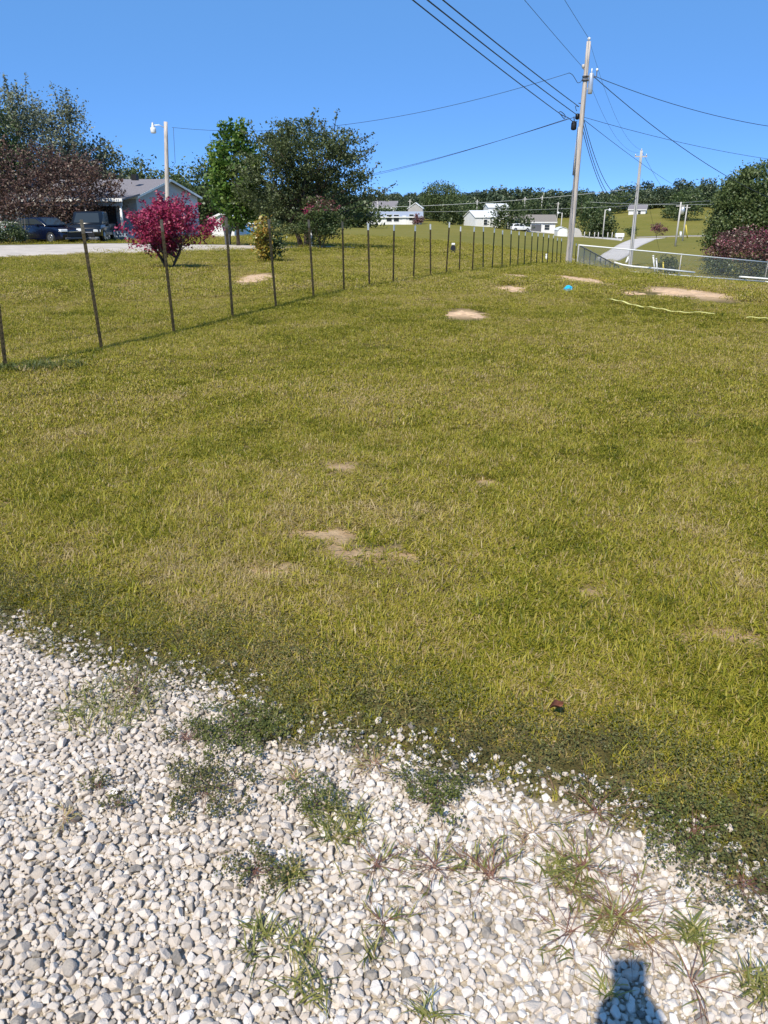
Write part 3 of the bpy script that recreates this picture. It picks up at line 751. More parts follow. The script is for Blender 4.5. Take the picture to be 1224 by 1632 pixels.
for a in ((330, 1268, 'dark leafy weed mat alone in the gravel on the left', 'mat', .125, 2600, 1), (300, 1185, 'small dark sprig of weed above the big left mat', 'mat', .07, 700, 2),
          (385, 1170, 'bright green weed mat at the inner corner of the gravel', 'leafy', .13, 3000, 3), (175, 1130, 'wide patch of olive grass growing in the left gravel', 'grass', .30, 330, 4),
          (215, 1108, 'thin leafy mat beside the olive grass patch', 'mat', .13, 900, 5), (440, 1165, 'yellowish grass tuft on the weed edge left of the middle', 'grass', .10, 60, 6),
          (105, 1312, 'small brown dry grass tuft on the far left gravel', 'dry', .05, 9, 7), (158, 1262, 'tiny weed sprig on the left gravel', 'mat', .035, 160, 8), (190, 1290, 'tiny yellow green sprig below another on the left', 'mat', .035, 150, 9),
          (545, 1320, 'yellow green grass tuft in mid gravel', 'grass', .13, 150, 10), (505, 1290, 'dark weed mat above the yellow green grass tuft', 'leafy', .075, 900, 11), (410, 1400, 'narrow brown moss like weed strip in the gravel', 'mat', .07, 800, 12),
          (465, 1405, 'small pale grass tuft beside the brown weed strip', 'grass', .06, 50, 13), (600, 1385, 'brown crabgrass rosette left of middle gravel', 'crab', .10, 16, 14), (690, 1390, 'reddish crabgrass with green base in mid gravel', 'crab', .11, 20, 15),
          (780, 1405, 'spreading brown crabgrass in the mid right gravel', 'crab', .14, 24, 16), (900, 1400, 'green centred grass rosette on the right gravel', 'grass', .10, 110, 17), (930, 1390, 'long reddish crabgrass runners across the right gravel', 'crab', .15, 24, 18),
          (990, 1470, 'large tangled reddish crabgrass above the shadow', 'crab', .16, 34, 19), (965, 1478, 'fresh green grass clump under the tangled crabgrass', 'grass', .045, 60, 20), (905, 1495, 'sparse red crabgrass runners left of the shadow', 'crab', .12, 12, 21),
          (1105, 1500, 'green grass clump right of the shadow', 'grass', .05, 70, 22), (1105, 1575, 'thin forked dry stems on the right gravel', 'crab', .14, 9, 23), (1205, 1580, 'grass clump at the lower right edge', 'grass', .06, 80, 24),
          (475, 1520, 'dark green pointed grass clump in the bottom gravel', 'grass', .07, 40, 25), (490, 1580, 'dark spiky weed near the bottom middle', 'grass', .08, 46, 26), (420, 1490, 'pale green grass tuft on the lower left gravel', 'grass', .05, 34, 27),
          (610, 1478, 'brown and green grass tuft in lower middle gravel', 'crab', .07, 14, 28), (400, 1530, 'little green sprout near the bottom left', 'grass', .04, 16, 29), (590, 1530, 'tiny olive sprout on the bottom middle gravel', 'grass', .035, 16, 30),
          (965, 1590, 'green sprout inside the shadow', 'grass', .03, 22, 31), (1030, 1520, 'dry straw sprig at the tip of the shadow', 'dry', .07, 12, 32), (1180, 1420, 'dark weed mat at the right edge gravel', 'mat', .13, 1500, 33),
          (690, 1283, 'leafy weed mat on gravel below the weed fringe', 'leafy', .10, 1700, 34), (600, 1225, 'brown dry weed sprig on the gravel edge', 'dry', .09, 20, 35), (470, 1250, 'dry reddish sprig in upper mid gravel', 'dry', .06, 12, 36),
          (950, 1300, 'brown crabgrass rising from the right weed fringe', 'crab', .15, 22, 37), (845, 1335, 'pale dry sprig in upper right gravel', 'dry', .08, 14, 38), (680, 1632, 'green sprout at the bottom edge of the picture', 'grass', .04, 20, 39),
          (1100, 1340, 'leafy weed mat on the right below the lawn', 'leafy', .12, 1800, 40)):
    weed_tuft(*a, group='weeds growing in the gravel')
# long straw and dead leaf on the weeds
g = random.Random(3)
V, T = [], []
p = flat(520, 1180)
ribbon(V, T, (0, 0, .03), .0, .17, .003, .02, g, .9, 6, .15)
me = quads_mesh('straw', np.array(V), len(V) // 4); add_attr(me, 'tint', T); o = link('straw', me, M['blade_plain']); o.location = (p[0], p[1], .01)
tag(o, 'long straw stalk lying across the weed edge', 'straw')
M['deadleaf'] = plain('deadleaf', (.16, .06, .035), .7, vary=.3, scale=60)
LP = np.array([[(-.5 + i / 6) * .05, (j / 4 - .5) * .03 * math.sin(math.pi * min(max(i / 6, .06), .94)) , .012 + .010 * math.cos(j * 1.6) + .004 * math.sin(i)] for i in range(7) for j in range(5)]).reshape(7, 5, 3)
o = link('dead_leaf', grid_mesh('dead_leaf', LP), M['deadleaf']); p = flat(884, 1146); o.location = (p[0], p[1], .045); o.rotation_euler = (.3, .1, .4)
tag(o, 'curled red brown dead leaf lying on the grass', 'leaf')

# ================================================================= BARE EARTH
DIRT_L = ['rounded patch of bare tan earth nearest in mid lawn', 'long tan earth patch left of the blue bag', 'thin tan earth strip beyond the long patch', 'bare earth patch below the tall utility pole', 'widest bare earth patch on the right lawn', 'narrow earth strip left of the widest patch', 'bare earth patch beyond the posts near the red bush']
M['dirt'] = plain('bare_earth', (.60, .41, .25), .95, vary=.22, scale=9, bump=1.0, bscale=45)
for k, ((cx, cy, a, b), lab) in enumerate(zip(DIRT, DIRT_L)):
    nr, na = 22, 72
    P = np.zeros((nr, na, 3))
    for i in range(nr):
        for j in range(na):
            t = 2 * math.pi * j / na
            w = 1 + .55 * (float(vnoise(math.cos(t) * 1.7 + 5 * k, math.sin(t) * 1.7, 1.0)) - .5) + .5 * (float(vnoise(math.cos(t) * 5 + 5 * k, math.sin(t) * 5, 1.0)) - .5) + .3 * (float(vnoise(math.cos(t) * 11 + 5 * k, math.sin(t) * 11, 1.0)) - .5)
            f = (i + .001) / (nr - 1)
            x = cx + a * w * f * math.cos(t); y = cy + b * w * f * math.sin(t)
            P[i, j] = (x, y, 0)
    Z = hz(P[..., 0], P[..., 1]).reshape(nr, na)
    f = np.linspace(0, 1, nr)[:, None]
    P[..., 2] = Z + .026 * (1 - f ** 2.2) - .008 + (fbm(P[..., 0], P[..., 1], .22, 9, 4) - .5) * .065 * (1 - f ** 4)
    me = grid_mesh('dirt_patch', P, closed=True)
    bm = bmesh.new(); bm.from_mesh(me); bmesh.ops.recalc_face_normals(bm, faces=bm.faces)
    if sum(q.normal.z for q in bm.faces) < 0: bmesh.ops.reverse_faces(bm, faces=bm.faces)
    bm.to_mesh(me); bm.free()
    tag(link('dirt_patch', me, M['dirt']), lab, 'dirt patch', 'bare earth patches in the lawn')

# ================================================================= THINGS ON THE LAWN
p = G(905, 466)
v, f = icosphere(3) if False else (_iv * .8, _if)
g2 = np.random.default_rng(5)
vv = v * np.array([.105, .085, .08]) * (1 + .35 * (vnoise(v[:, 0] * 2 + 3, v[:, 1] * 2 + v[:, 2] * 3, 1.0) - .5) + .35 * (vnoise(v[:, 0] * 6 + 3, v[:, 2] * 6 + v[:, 1] * 4, 1.0) - .5))[:, None]
vv[:, 2] = np.maximum(vv[:, 2], -.03) + .03
me = bpy.data.meshes.new('plastic_bag'); me.from_pydata(vv.tolist(), [], f); me.update()
o = link('plastic_bag', me, M['cyan']); o.location = p + Vector((0, 0, .03))
tag(o, 'crumpled bright blue plastic bag lying on the lawn', 'bag')
def strap(pts, label):
    P = [G(*q) for q in pts]; V = []; q = []
    full = []
    for a, b in zip(P[:-1], P[1:]):
        for t in np.linspace(0, 1, 9)[:-1]: full.append(a.lerp(b, t))
    full.append(P[-1])
    mb = MB()
    pts3 = [Vector((c.x, c.y, h1(c.x, c.y) + .070 + .006 * math.sin(i * 1.1) + .010 * math.sin(i * .37))) for i, c in enumerate(full)]
    vs = []
    for i, c in enumerate(pts3):
        t = (pts3[min(i + 1, len(pts3) - 1)] - pts3[max(i - 1, 0)]).normalized(); s = Vector((-t.y, t.x, 0)).normalized() * .021
        n = Vector((0, 0, .004))
        vs += [c - s, c + s, c + s + n, c - s + n]
    fs = []
    for i in range(len(pts3) - 1):
        for k in range(4): fs.append((4 * i + k, 4 * i + (k + 1) % 4, 4 * i + 4 + (k + 1) % 4, 4 * i + 4 + k))
    mb.add(vs, fs); o = mb.build('yellow_strap', M['yellow']); return tag(o, label, 'strap')
strap([(968, 483.5), (995, 489), (1025, 496), (1055, 501), (1090, 504.5), (1138, 508.5)], 'long yellow strap lying across the right lawn')
strap([(1188, 514), (1224, 516.5), (1290, 520)], 'short end of yellow strap at the right edge of the lawn')

# ================================================================= T-POST ROW
FA = np.array((-3.83, 7.67)); FD = np.array((2.58, 6.2)); FD = FD / np.hypot(*FD)
POSTS = [(10, 592, -2, 345), (162, 556, 130, 350), (277, 526, 257, 350), (371, 508, 361, 346), (440, 489, 429, 349), (500, 477, 492, 350), (548.5, 471, 546, 353), (589, 462, 587, 356),
         (627, 457, 628, 358), (659, 451, 662, 359.5), (686, 448, 685.5, 357), (711, 440, 716, 354), (732, 438.6, 734.7, 361), (753, 434, 757, 362), (770, 432, 771, 362), (784.4, 430.5, 788, 364), (800, 430, 801, 367),
         (813, 426, 815.5, 367), (825, 424.7, 827, 369), (835.5, 423.6, 837.5, 370), (846, 423, 848.3, 371), (855, 422, 857, 371.5), (864, 422, 867, 372), (872, 421, 874.7, 374), (879.4, 421, 882, 375), (887, 420.5, 888, 379), (893.5, 420, 895, 380), (917, 420, 919, 388)]
ORD = ['first', 'second', 'third', 'fourth', 'fifth', 'sixth', 'seventh', 'eighth', 'ninth', 'tenth', 'eleventh', 'twelfth', 'thirteenth', 'fourteenth', 'fifteenth', 'sixteenth', 'seventeenth', 'eighteenth', 'nineteenth', 'twentieth',
       'twenty-first', 'twenty-second', 'twenty-third', 'twenty-fourth', 'twenty-fifth', 'twenty-sixth', 'twenty-seventh', 'last']
def tee(mb, z0, z1, s=1.0):
    # T section: flange across, web behind
    fl = [(-.022, 0), (.022, 0), (.022, .006), (.004, .008), (.004, .036), (-.004, .036), (-.004, .008), (-.022, .006)]
    mb.prism([(x * s, y * s, z0) for x, y in fl], (0, 0, z1 - z0))
mb = MB(); tee(mb, -.35, 1.24); ME_SHAFT = mb.mesh('shaft')
mb = MB()
for k in range(22): mb.box((0, -.0045, .10 + k * .05), (.012, .009, .016))
ME_STUD = mb.mesh('studs')
mb = MB(); tee(mb, 1.24, 1.38); ME_TIP = mb.mesh('tip')
def fence_pt(px, row):
    a, _ = slope(px, row)
    s = (a * FA[1] - FA[0]) / (FD[0] - a * FD[1]); return FA + FD * s
for i, (px, row, pxt, rowt) in enumerate(POSTS):
    x, y = fence_pt(px, row); z = h1(x, y)
    top = at(pxt, rowt, y)
    hgt = max(1.0, min(1.6, top.z - z))
    e = thing('fence_post', (x, y, z), '', 'fence post', 'steel T-posts in a row across the lawn', 0)
    lean = math.atan2((top.x - x), hgt)
    e.rotation_euler = (random.uniform(-.03, .03), max(-.06, min(.06, lean)), random.uniform(-.3, .3) + .4)
    e.scale = (.86, .86, hgt / 1.38)
    far = i > 6
    e['label'] = ('brown steel T-post, %s from the near left end of the post row' % ORD[i]) if not far else ('steel T-post with pale painted tip, %s from the near end of the row' % ORD[i])
    sm, tm = (M['tpost'], M['tip_grey']) if i < 4 else ((M['tpost'], M['tip_grey']) if i < 7 else (M['tpost_green'] if i > 13 else M['tpost'], M['tip_white']))
    for nm, me, mm in (('shaft', ME_SHAFT, sm), ('tip', ME_TIP, tm), ('studs', ME_STUD, sm)):
        if nm == 'studs' and i > 12: continue
        if nm == 'studs':
            pass
        o = bpy.data.objects.new(nm, me); COL.objects.link(o); o.parent = e
        if not me.materials: me.materials.append(mm)
        o.material_slots[0].link = 'OBJECT'; o.material_slots[0].material = mm
        if nm == 'studs': o['kind'] = 'stuff'
    # taller grass at the foot
gx, gy = [], []
for (px, row, _, _) in POSTS:
    x, y = fence_pt(px, row); k = 14
    gx += list(rng.normal(x, .12, k)); gy += list(rng.normal(y, .14, k))
s_ = np.linspace(-1, 33, 900); gx += list(FA[0] + FD[0] * s_ + rng.normal(0, .08, 900)); gy += list(FA[1] + FD[1] * s_ + rng.normal(0, .08, 900))
gx, gy = np.array(gx), np.array(gy); k = len(gx)
scatter('grass', PB, np.stack([gx, gy, hz(gx, gy)], 1), np.stack([rng.normal(0, .1, k), rng.normal(0, .1, k), rng.random(k) * 6.28], 1), np.stack([np.full(k, .8), np.full(k, .8), rng.uniform(1.1, 2.0, k)], 1),
        rng.integers(0, 8, k), rng.normal(.36, .1, k), 'taller green grass left uncut along the post row')

q_ = fence_pt(10, 592); g = random.Random(77); V2, T2 = [], []  # dark weeds added in place of a shadow cast from outside the frame
e = thing('shadow_clump', (q_[0] + .05, q_[1] - .1, h1(*q_)), 'dark weed clump added in place of a cast shadow at the nearest left post', 'weed')
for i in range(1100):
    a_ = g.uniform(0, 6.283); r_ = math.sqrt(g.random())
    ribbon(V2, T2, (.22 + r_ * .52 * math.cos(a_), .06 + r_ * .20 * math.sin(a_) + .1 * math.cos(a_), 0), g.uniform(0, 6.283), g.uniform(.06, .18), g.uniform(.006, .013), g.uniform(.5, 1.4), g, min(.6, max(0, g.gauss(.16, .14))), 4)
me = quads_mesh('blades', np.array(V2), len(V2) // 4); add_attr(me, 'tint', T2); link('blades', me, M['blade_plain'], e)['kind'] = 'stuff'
# ================================================================= UTILITY POLES AND WIRES
def sag_wire(name, a, b, sag, r, label, m='wire', n=26, kinks=None):
    a, b = Vector(a), Vector(b)
    pts = [a.lerp(b, t) - Vector((0, 0, 4 * sag * t * (1 - t))) for t in np.linspace(0, 1, n)]
    mb = MB(); mb.tube(pts, r, 5)
    return tag(mb.build(name, M[m]), label, 'wire')
Y1 = 38.0
PB1 = onY(905.5, Y1)
def on_pole(px, row): return at(px, row, Y1)
ptop = on_pole(938.5, 66)
hp = ptop.z - PB1.z; tilt = (ptop.x - PB1.x) / hp
e = thing('utility_pole', PB1, 'tall weathered wooden utility pole with transformer at the end of the post row', 'utility pole')
mb = MB(); mb.tube([(tilt * z, 0, z) for z in np.linspace(-.6, hp, 14)], [.155 - .065 * t for t in np.linspace(0, 1, 14)], 14)
mb.build('shaft', M['pole_wood'], e)
def loc(px, row, dy=0.0):
    q = at(px, row, Y1 + dy); return q - PB1
def pole_x(z): return tilt * z
q = loc(940, 131)                                              # slim grey can right of the pole
mb = MB(); mb.lathe([(.02, .36), (.085, .34), (.105, .30), (.105, -.42), (.09, -.46), (.02, -.47)], (pole_x(q.z) + .24, -.05, q.z), 16); tr = mb.build('transformer', M['alu'], e)
mb = MB(); mb.tube([(pole_x(q.z) + .24, -.05, q.z + .34), (pole_x(q.z) + .24, -.05, q.z + .52)], [.03, .022], 8); mb.build('bushing', M['white'], tr)
for dz_ in (.18, -.25):
    mb = MB(); mb.box((pole_x(q.z) + .12, -.03, q.z + dz_), (.16, .06, .06)); mb.build('bracket', M['galv'], tr)
q = loc(951, 118)                                              # cutout on an arm
mb = MB(); mb.tube([(pole_x(q.z) + .05, 0, q.z - .05), (q.x - .05, 0, q.z - .14), (q.x, 0, q.z - .1), (q.x, 0, q.z + .12)], .022, 6); cu = mb.build('cutout_arm', M['dark_grey'], e)
mb = MB(); mb.lathe([(.02, .1), (.05, .13), (.05, .2), (.02, .22)], (q.x, 0, q.z), 10); mb.build('insulator', M['white'], cu)
q = loc(939, 64)
mb = MB(); mb.lathe([(.03, -.05), (.03, .04), (.07, .06), (.06, .13), (.02, .16)], (pole_x(hp), 0, hp), 10); mb.build('top_insulator', M['white'], e)
q = loc(930, 109)
mb = MB(); mb.tube([(pole_x(q.z), 0, q.z - .05), (q.x - .02, 0, q.z)], .03, 6); mb.lathe([(.03, 0), (.06, .03), (.06, .12), (.03, .16)], (q.x - .02, 0, q.z), 10); mb.build('side_insulator', M['pole_grey'], e)
for row in (122, 128): 
    q = loc(935, row); mb = MB(); mb.lathe([(.145, -.03), (.15, 0), (.145, .03)], (pole_x(q.z), 0, q.z), 12); mb.build('band', M['dark_grey'], e)
q = loc(914.5, 201)                                            # cable closure hanging left
mb = MB(); mb.lathe([(.03, .20), (.10, .17), (.125, .10), (.125, -.10), (.10, -.15), (.03, -.17)], (q.x, 0, q.z), 14); mb.tube([(q.x, 0, q.z + .2), (q.x - .03, 0, q.z + .38)], .02, 6); mb.build('cable_closure', M['black'], e)
q = loc(921, 186)
mb = MB(); mb.lathe([(.03, .13), (.09, .11), (.10, -.08), (.03, -.12)], (q.x - .02, 0, q.z), 12); mb.tube([(pole_x(q.z), 0, q.z), (q.x, 0, q.z)], .03, 6); mb.build('splice_case', M['black'], e)
q1 = loc(922, 203); q2 = loc(917.5, 245)
mb = MB(); mb.tube([(pole_x(q1.z) - .11, -.05, q1.z), (pole_x(q2.z) - .15, -.05, q2.z - .2), (pole_x(q2.z) - .16, -.05, q2.z - .9)], .05, 8); mb.build('conduit', M['pole_grey'], e)
q1 = loc(931, 165)
mb = MB(); mb.tube([(pole_x(q1.z) - .1, 0, q1.z), (q1.x - .25, 0, q1.z + .02)], .02, 6); mb.build('cable_clamp', M['dark_grey'], e)

# second pole
Y2 = 62.0
P2 = onY(1003.5, Y2); p2t = at(1022.5, 240, Y2); h2 = p2t.z - P2.z; t2 = (p2t.x - P2.x) / h2
e2 = thing('utility_pole', P2, 'second grey utility pole beyond the chain-link fence beside the road', 'utility pole')
mb = MB(); mb.tube([(t2 * z, 0, z) for z in np.linspace(-.6, h2, 12)], [.165 - .07 * t for t in np.linspace(0, 1, 12)], 12); mb.build('shaft', M['pole_grey'], e2)
mb = MB(); mb.box((t2 * (h2 - .4), 0, h2 - .4), (.9, .08, .09)); mb.build('crossarm', M['pole_grey'], e2)
for s in (-.4, 0, .4):
    mb = MB(); mb.lathe([(.02, 0), (.05, .03), (.05, .1), (.02, .14)], (t2 * h2 + s, 0, (h2 - .355) if s else h2), 8); mb.build('insulator', M['alu'], e2)
mb = MB(); mb.box((t2 * (h2 - 2.4), 0, h2 - 2.4), (.5, .1, .06)); mb.build('bracket', M['galv'], e2)

# wires from the pole towards the viewer (all run parallel to the post row)
def through(px0, row0, pxt, rowt, dz, sag=.5, r=.014, label='', name='power_line', ylo=-9.0):
    a = at(px0, row0, Y1)
    # the visible far point lies on the vertical plane through the pole parallel to the posts
    k, b = slope(pxt, rowt); dx, dy = FD[0], FD[1]
    # a.xy - s*(dx,dy) on column k: a.x - s dx = k (a.y - s dy)
    s = (a.x - k * a.y) / (dx - k * dy)
    q = Vector((a.x - s * dx, a.y - s * dy, H + b * (a.y - s * dy)))
    S = (a.y - ylo) / dy
    # parabola z = z0 + c1 t + c2 t^2 with curvature from sag
    c2 = 4 * sag / S ** 2
    c1 = ((q.z - a.z) - c2 * s * s) / s
    pts = [Vector((a.x - t * dx, a.y - t * dy, a.z + c1 * t + c2 * t * t)) for t in np.linspace(0, S, 40)]
    mb = MB(); mb.tube(pts, r, 5)
    return tag(mb.build(name, M['wire']), label, 'wire'), pts[-1]
ends = []
for a in ((888, 178, 658, 0, 0, .25, .017, 'lowest of three thick black cables running overhead from the tall pole'), (919.5, 183, 681.5, 0, 0, .25, .017, 'middle of three thick black cables running overhead from the tall pole'),
          (922.7, 170, 706, 0, 0, .25, .017, 'top of three thick black cables running overhead from the tall pole'), (927.6, 106, 836, 0, 0, .2, .008, 'thin wire from the side insulator of the tall pole up to the picture top'), (938.8, 62, 900, 0, 0, .2, .008, 'thin wire from the very top of the tall pole to the picture top')):
    ends.append(through(*a)[1])
# end pole behind the viewer that carries them
zz = max(p.z for p in ends)
mx = sum(p.x for p in ends) / len(ends)
e3 = thing('utility_pole', (mx, -9.0, h1(mx, -9.0)), 'wooden utility pole behind the viewer carrying the overhead cables', 'utility pole')
mb = MB(); mb.tube([(0, 0, z) for z in np.linspace(-.6, zz + .5, 10)], [.155 - .06 * t for t in np.linspace(0, 1, 10)], 12); mb.build('shaft', M['pole_wood'], e3)
for zc in sorted(set(round(p.z, 1) for p in ends)):
    mb = MB(); mb.box((0, 0, zc - e3.location.z), (1.6, .09, .09)); mb.build('crossarm', M['pole_wood'], e3)
# loose drip loops at the pole
def loop(pts, r, label, Y=Y1):
    P = [at(a, b, Y - .15) for a, b in pts]
    # smooth
    Q = []
    for i in range(len(P) - 1):
        p0, p1, p2, p3 = P[max(i - 1, 0)], P[i], P[i + 1], P[min(i + 2, len(P) - 1)]
        for t in np.linspace(0, 1, 6)[:-1]:
            Q.append(.5 * ((2 * p1) + (p2 - p0) * t + (2 * p0 - 5 * p1 + 4 * p2 - p3) * t * t + (3 * p1 - p0 - 3 * p2 + p3) * t ** 3))
    Q.append(P[-1]); mb = MB(); mb.tube(Q, r, 5); return tag(mb.build('cable_loop', M['wire']), label, 'wire')
loop([(888, 178), (893, 182), (899, 189), (900.5, 184), (894, 178), (891, 180), (897, 184), (906, 188), (912, 193), (920, 194)], .017, 'kinked black cable loop left of the tall pole above the cable closure')
loop([(922.7, 170), (917.5, 169), (918, 174), (919.5, 177)], .014, 'short black cable tail hanging at the tall pole')
loop([(905, 117), (908, 116.5), (913, 120), (918, 128), (921, 132), (926, 130), (930, 123), (936, 121)], .013, 'black service cable loop at the upper left of the tall pole')
# service drops
LYp = 50.0
LP0 = onY(268.5, LYp)
sag_wire('service_wire', on_pole(905, 117), at(274, 203, LYp - .2), .95, .010, 'long sagging wire from the tall pole to the yard light pole on the left')
sag_wire('service_wire', on_pole(918, 186), at(330, 292, 110), 1.6, .012, 'upper of two wires sagging left from the tall pole to the trees')
sag_wire('service_wire', on_pole(905, 189), at(320, 296, 112), 1.7, .010, 'lower of two wires sagging left from the tall pole to the trees')
sag_wire('service_wire', on_pole(944, 120), at(1480, 205, 48), 1.0, .014, 'upper black wire sagging right from the tall pole')
sag_wire('service_wire', on_pole(945, 121), at(1420, 348, 62), 1.9, .016, 'steep black wire dropping right from the tall pole into the big tree')
sag_wire('service_wire', on_pole(928, 186), at(1500, 262, 60), .9, .010, 'thin lower wire running right from the tall pole')
sag_wire('service_wire', on_pole(932, 192), at(1150, 322, 150), 1.0, .012, 'thin wire dropping right behind the second pole')
for i, (r0, r1, sg, lab) in enumerate(((184, 294, 1.9, 'upper cable sagging between the tall pole and the second pole'), (192, 302, 2.0, 'middle cable sagging between the tall pole and the second pole'), (201, 314, 1.9, 'lower cable sagging between the tall pole and the second pole'))):
    sag_wire('power_line', on_pole(929 - i, r0), at(1017 - i, r1, Y2), sg, .016, lab)
sag_wire('power_line', on_pole(939, 63), at(1022.5, 239, Y2), .9, .006, 'thin wire from the top of the tall pole to the top of the second pole')
sag_wire('power_line', on_pole(931, 108), at(1018, 243, Y2), .9, .006, 'thin wire from the tall pole to the second pole crossarm')
sag_wire('power_line', at(420, 331, 150), at(1005, 301, 150), 1.1, .035, 'pale sunlit wire running far behind the field in front of the ridge', 'wire_light')
sag_wire('power_line', at(540, 337, 180), at(1130, 320, 180), .8, .022, 'thin pale wire low in front of the distant ridge', 'wire_light')
sag_wire('power_line', at(940, 322, 140), at(1300, 318, 140), .6, .022, 'thin wire in front of the trees on the right hill', 'wire_light')
sag_wire('power_line', at(1022.5, 240, Y2), at(1085, 326, 140), .8, .012, 'thin wire falling from the second pole to the small poles')
sag_wire('guy_wire', at(1024, 285, Y2), onY(1053, 90) + Vector((0, 0, 0)), .0, .012, 'straight guy wire beside the second pole')

# yard light pole
e = thing('yard_light', LP0, 'wooden pole with white yard lamp standing behind the red bush', 'street lamp')
tz = at(263, 194, LYp).z - LP0.z; tx = (at(264, 194, LYp).x - LP0.x) / tz
mb = MB(); mb.tube([(tx * z, 0, z) for z in np.linspace(-.5, tz, 10)], [.16 - .05 * t for t in np.linspace(0, 1, 10)], 12); mb.build('shaft', M['pole_wood'], e)
l = at(244, 205, LYp) - LP0; a0 = at(261, 203, LYp) - LP0
mb = MB(); mb.tube([a0, a0 + Vector((-.25, 0, .12)), l + Vector((.1, 0, .18)), l + Vector((0, 0, .16))], .025, 6); mb.build('arm', M['galv'], e)
mb = MB(); mb.lathe([(.05, .34), (.07, .2), (.09, .16), (.10, .1), (.15, .06)], l, 12); hd = mb.build('lamp_head', M['galv'], e)
mb = MB(); mb.lathe([(.15, .06), (.165, -.02), (.165, -.20), (.13, -.25), (.03, -.26)], l, 14); mb.build('lamp_globe', M['lamp_glass'], hd)
mb = MB(); q = at(277, 204, LYp) - LP0; r1 = at(271, 265, LYp) - LP0
mb.tube([q + Vector((-.02, 0, 0)), q + Vector((-.05, 0, -.5)), r1 + Vector((.33, 0, .2)), r1 + Vector((.12, 0, -.05)), r1], .012, 5); mb.build('service_cable', M['wire'], e)

# ================================================================= CHAIN-LINK FENCE
def fence_run(e, A, B, rail_m, npost, hgt, post_m, bottom=True):
    """A,B top points (world); the run follows straight between them"""
    O = e.location; A = A - O; B = B - O
    mb = MB(); mb.tube([A, A.lerp(B, .5), B], .029, 8); mb.build('top_rail', M[rail_m], e)
    dn = Vector((0, 0, -hgt))
    if bottom:
        mb = MB(); mb.tube([A + dn + Vector((0, 0, .06)), B + dn + Vector((0, 0, .06))], .032, 8); mb.build('bottom_rail', M[rail_m], e)
    Lh = (B - A).length; pitch = .11
    mb = MB(); k = int(Lh / pitch); ax = (B - A) / Lh; run = hgt * .8
    for i in range(-int(run / pitch) - 1, k + 1):
        for s in (1, -1):
            u0 = i * pitch if s == 1 else i * pitch + run; u1 = u0 + s * run
            t0, t1 = 0.0, 1.0
            lo, hi = sorted((u0, u1))
            if hi <= 0 or lo >= Lh: continue
            def clip(u): return (u - u0) / (u1 - u0)
            ts = sorted((clip(0), clip(Lh))); t0 = max(0, ts[0]); t1 = min(1, ts[1])
            if t1 - t0 < .05: continue
            pA = A + ax * (u0 + (u1 - u0) * t0) + dn * t0; pB = A + ax * (u0 + (u1 - u0) * t1) + dn * t1
            off = Vector((0, .004 * s, 0))
            mb.tube([pA + off, pB + off], .0035, 3, False, False)
    o = mb.build('wire_netting', M['mesh_wire'], e); o['kind'] = 'stuff'
    for i in range(npost):
        t = i / (npost - 1); c = A.lerp(B, t)
        mb = MB(); mb.tube([c + dn * 1.25, c + Vector((0, 0, .04))], .022 if 0 < i < npost - 1 else .03, 8); mb.build('post', M[post_m], e)
cA = at(922.5, 390.5, 38.6)
e = thing('chain_link_fence', (cA.x, cA.y, h1(cA.x, cA.y)), 'chain-link fence with white top rail sloping across the right lawn end', 'fence')
fence_run(e, cA, at(1224, 418, 45.5), 'rail_white', 3, 1.12, 'pole_grey')
fence_run(e, at(1224, 418, 45.5), at(1420, 437, 50), 'rail_white', 3, 1.12, 'pole_grey')
fence_run(e, cA + Vector((0, .02, 0)), at(986, 424.5, 47.5), 'dark_grey', 9, 1.12, 'dark_grey', False)
# white lower pipe that runs just above the crest
mb = MB(); mb.tube([at(979, 418, 42.0), at(992, 422, 42.0), at(1008, 424.5, 41.6), at(1050, 428.2, 41.6), at(1107, 434.4, 42)], .045, 8); tag(mb.build('white_pipe', M['rail_white']), 'white pipe lying along the crest below the chain-link fence', 'pipe')
mb = MB(); mb.tube([at(1178, 441, 44.5), at(1224, 444.5, 44.6), at(1330, 454, 45)], .045, 8); tag(mb.build('white_pipe', M['rail_white']), 'short white pipe in the grass under the pink bush', 'pipe')

# ================================================================= TREES
M['leaf_olive'] = leafmat('leaf_olive', [(0, (.070, .082, .045)), (.4, (.135, .155, .090)), (.75, (.22, .24, .155)), (1, (.36, .38, .28))], .3, .03)
M['leaf_dark'] = leafmat('leaf_dark', [(0, (.034, .056, .018)), (.5, (.082, .122, .040)), (1, (.17, .205, .075))], .34, .03)
M['leaf_locust'] = leafmat('leaf_locust', [(0, (.042, .060, .022)), (.5, (.092, .120, .044)), (1, (.19, .22, .095))], .36, .03)
M['leaf_bright'] = leafmat('leaf_bright', [(0, (.035, .085, .014)), (.5, (.095, .185, .030)), (1, (.24, .31, .06))], .4, .03)
M['leaf_mid'] = leafmat('leaf_mid', [(0, (.030, .050, .018)), (.5, (.070, .100, .034)), (1, (.15, .18, .070))], .36, .03)
M['leaf_yellow'] = leafmat('leaf_yellow', [(0, (.08, .12, .02)), (.35, (.22, .26, .04)), (.65, (.42, .30, .045)), (1, (.48, .21, .035))], .38, .06)
M['leaf_burgundy'] = leafmat('leaf_burgundy', [(0, (.038, .026, .020)), (.4, (.092, .056, .046)), (.75, (.15, .080, .066)), (1, (.22, .17, .11))], .28, .03)
M['leaf_red'] = leafmat('leaf_red', [(0, (.14, .016, .036)), (.4, (.36, .034, .095)), (.75, (.50, .065, .160)), (1, (.60, .19, .22))], .4, .03)
M['leaf_pink'] = leafmat('leaf_pink', [(0, (.25, .02, .07)), (.5, (.50, .05, .16)), (1, (.62, .16, .28))], .38, .05)
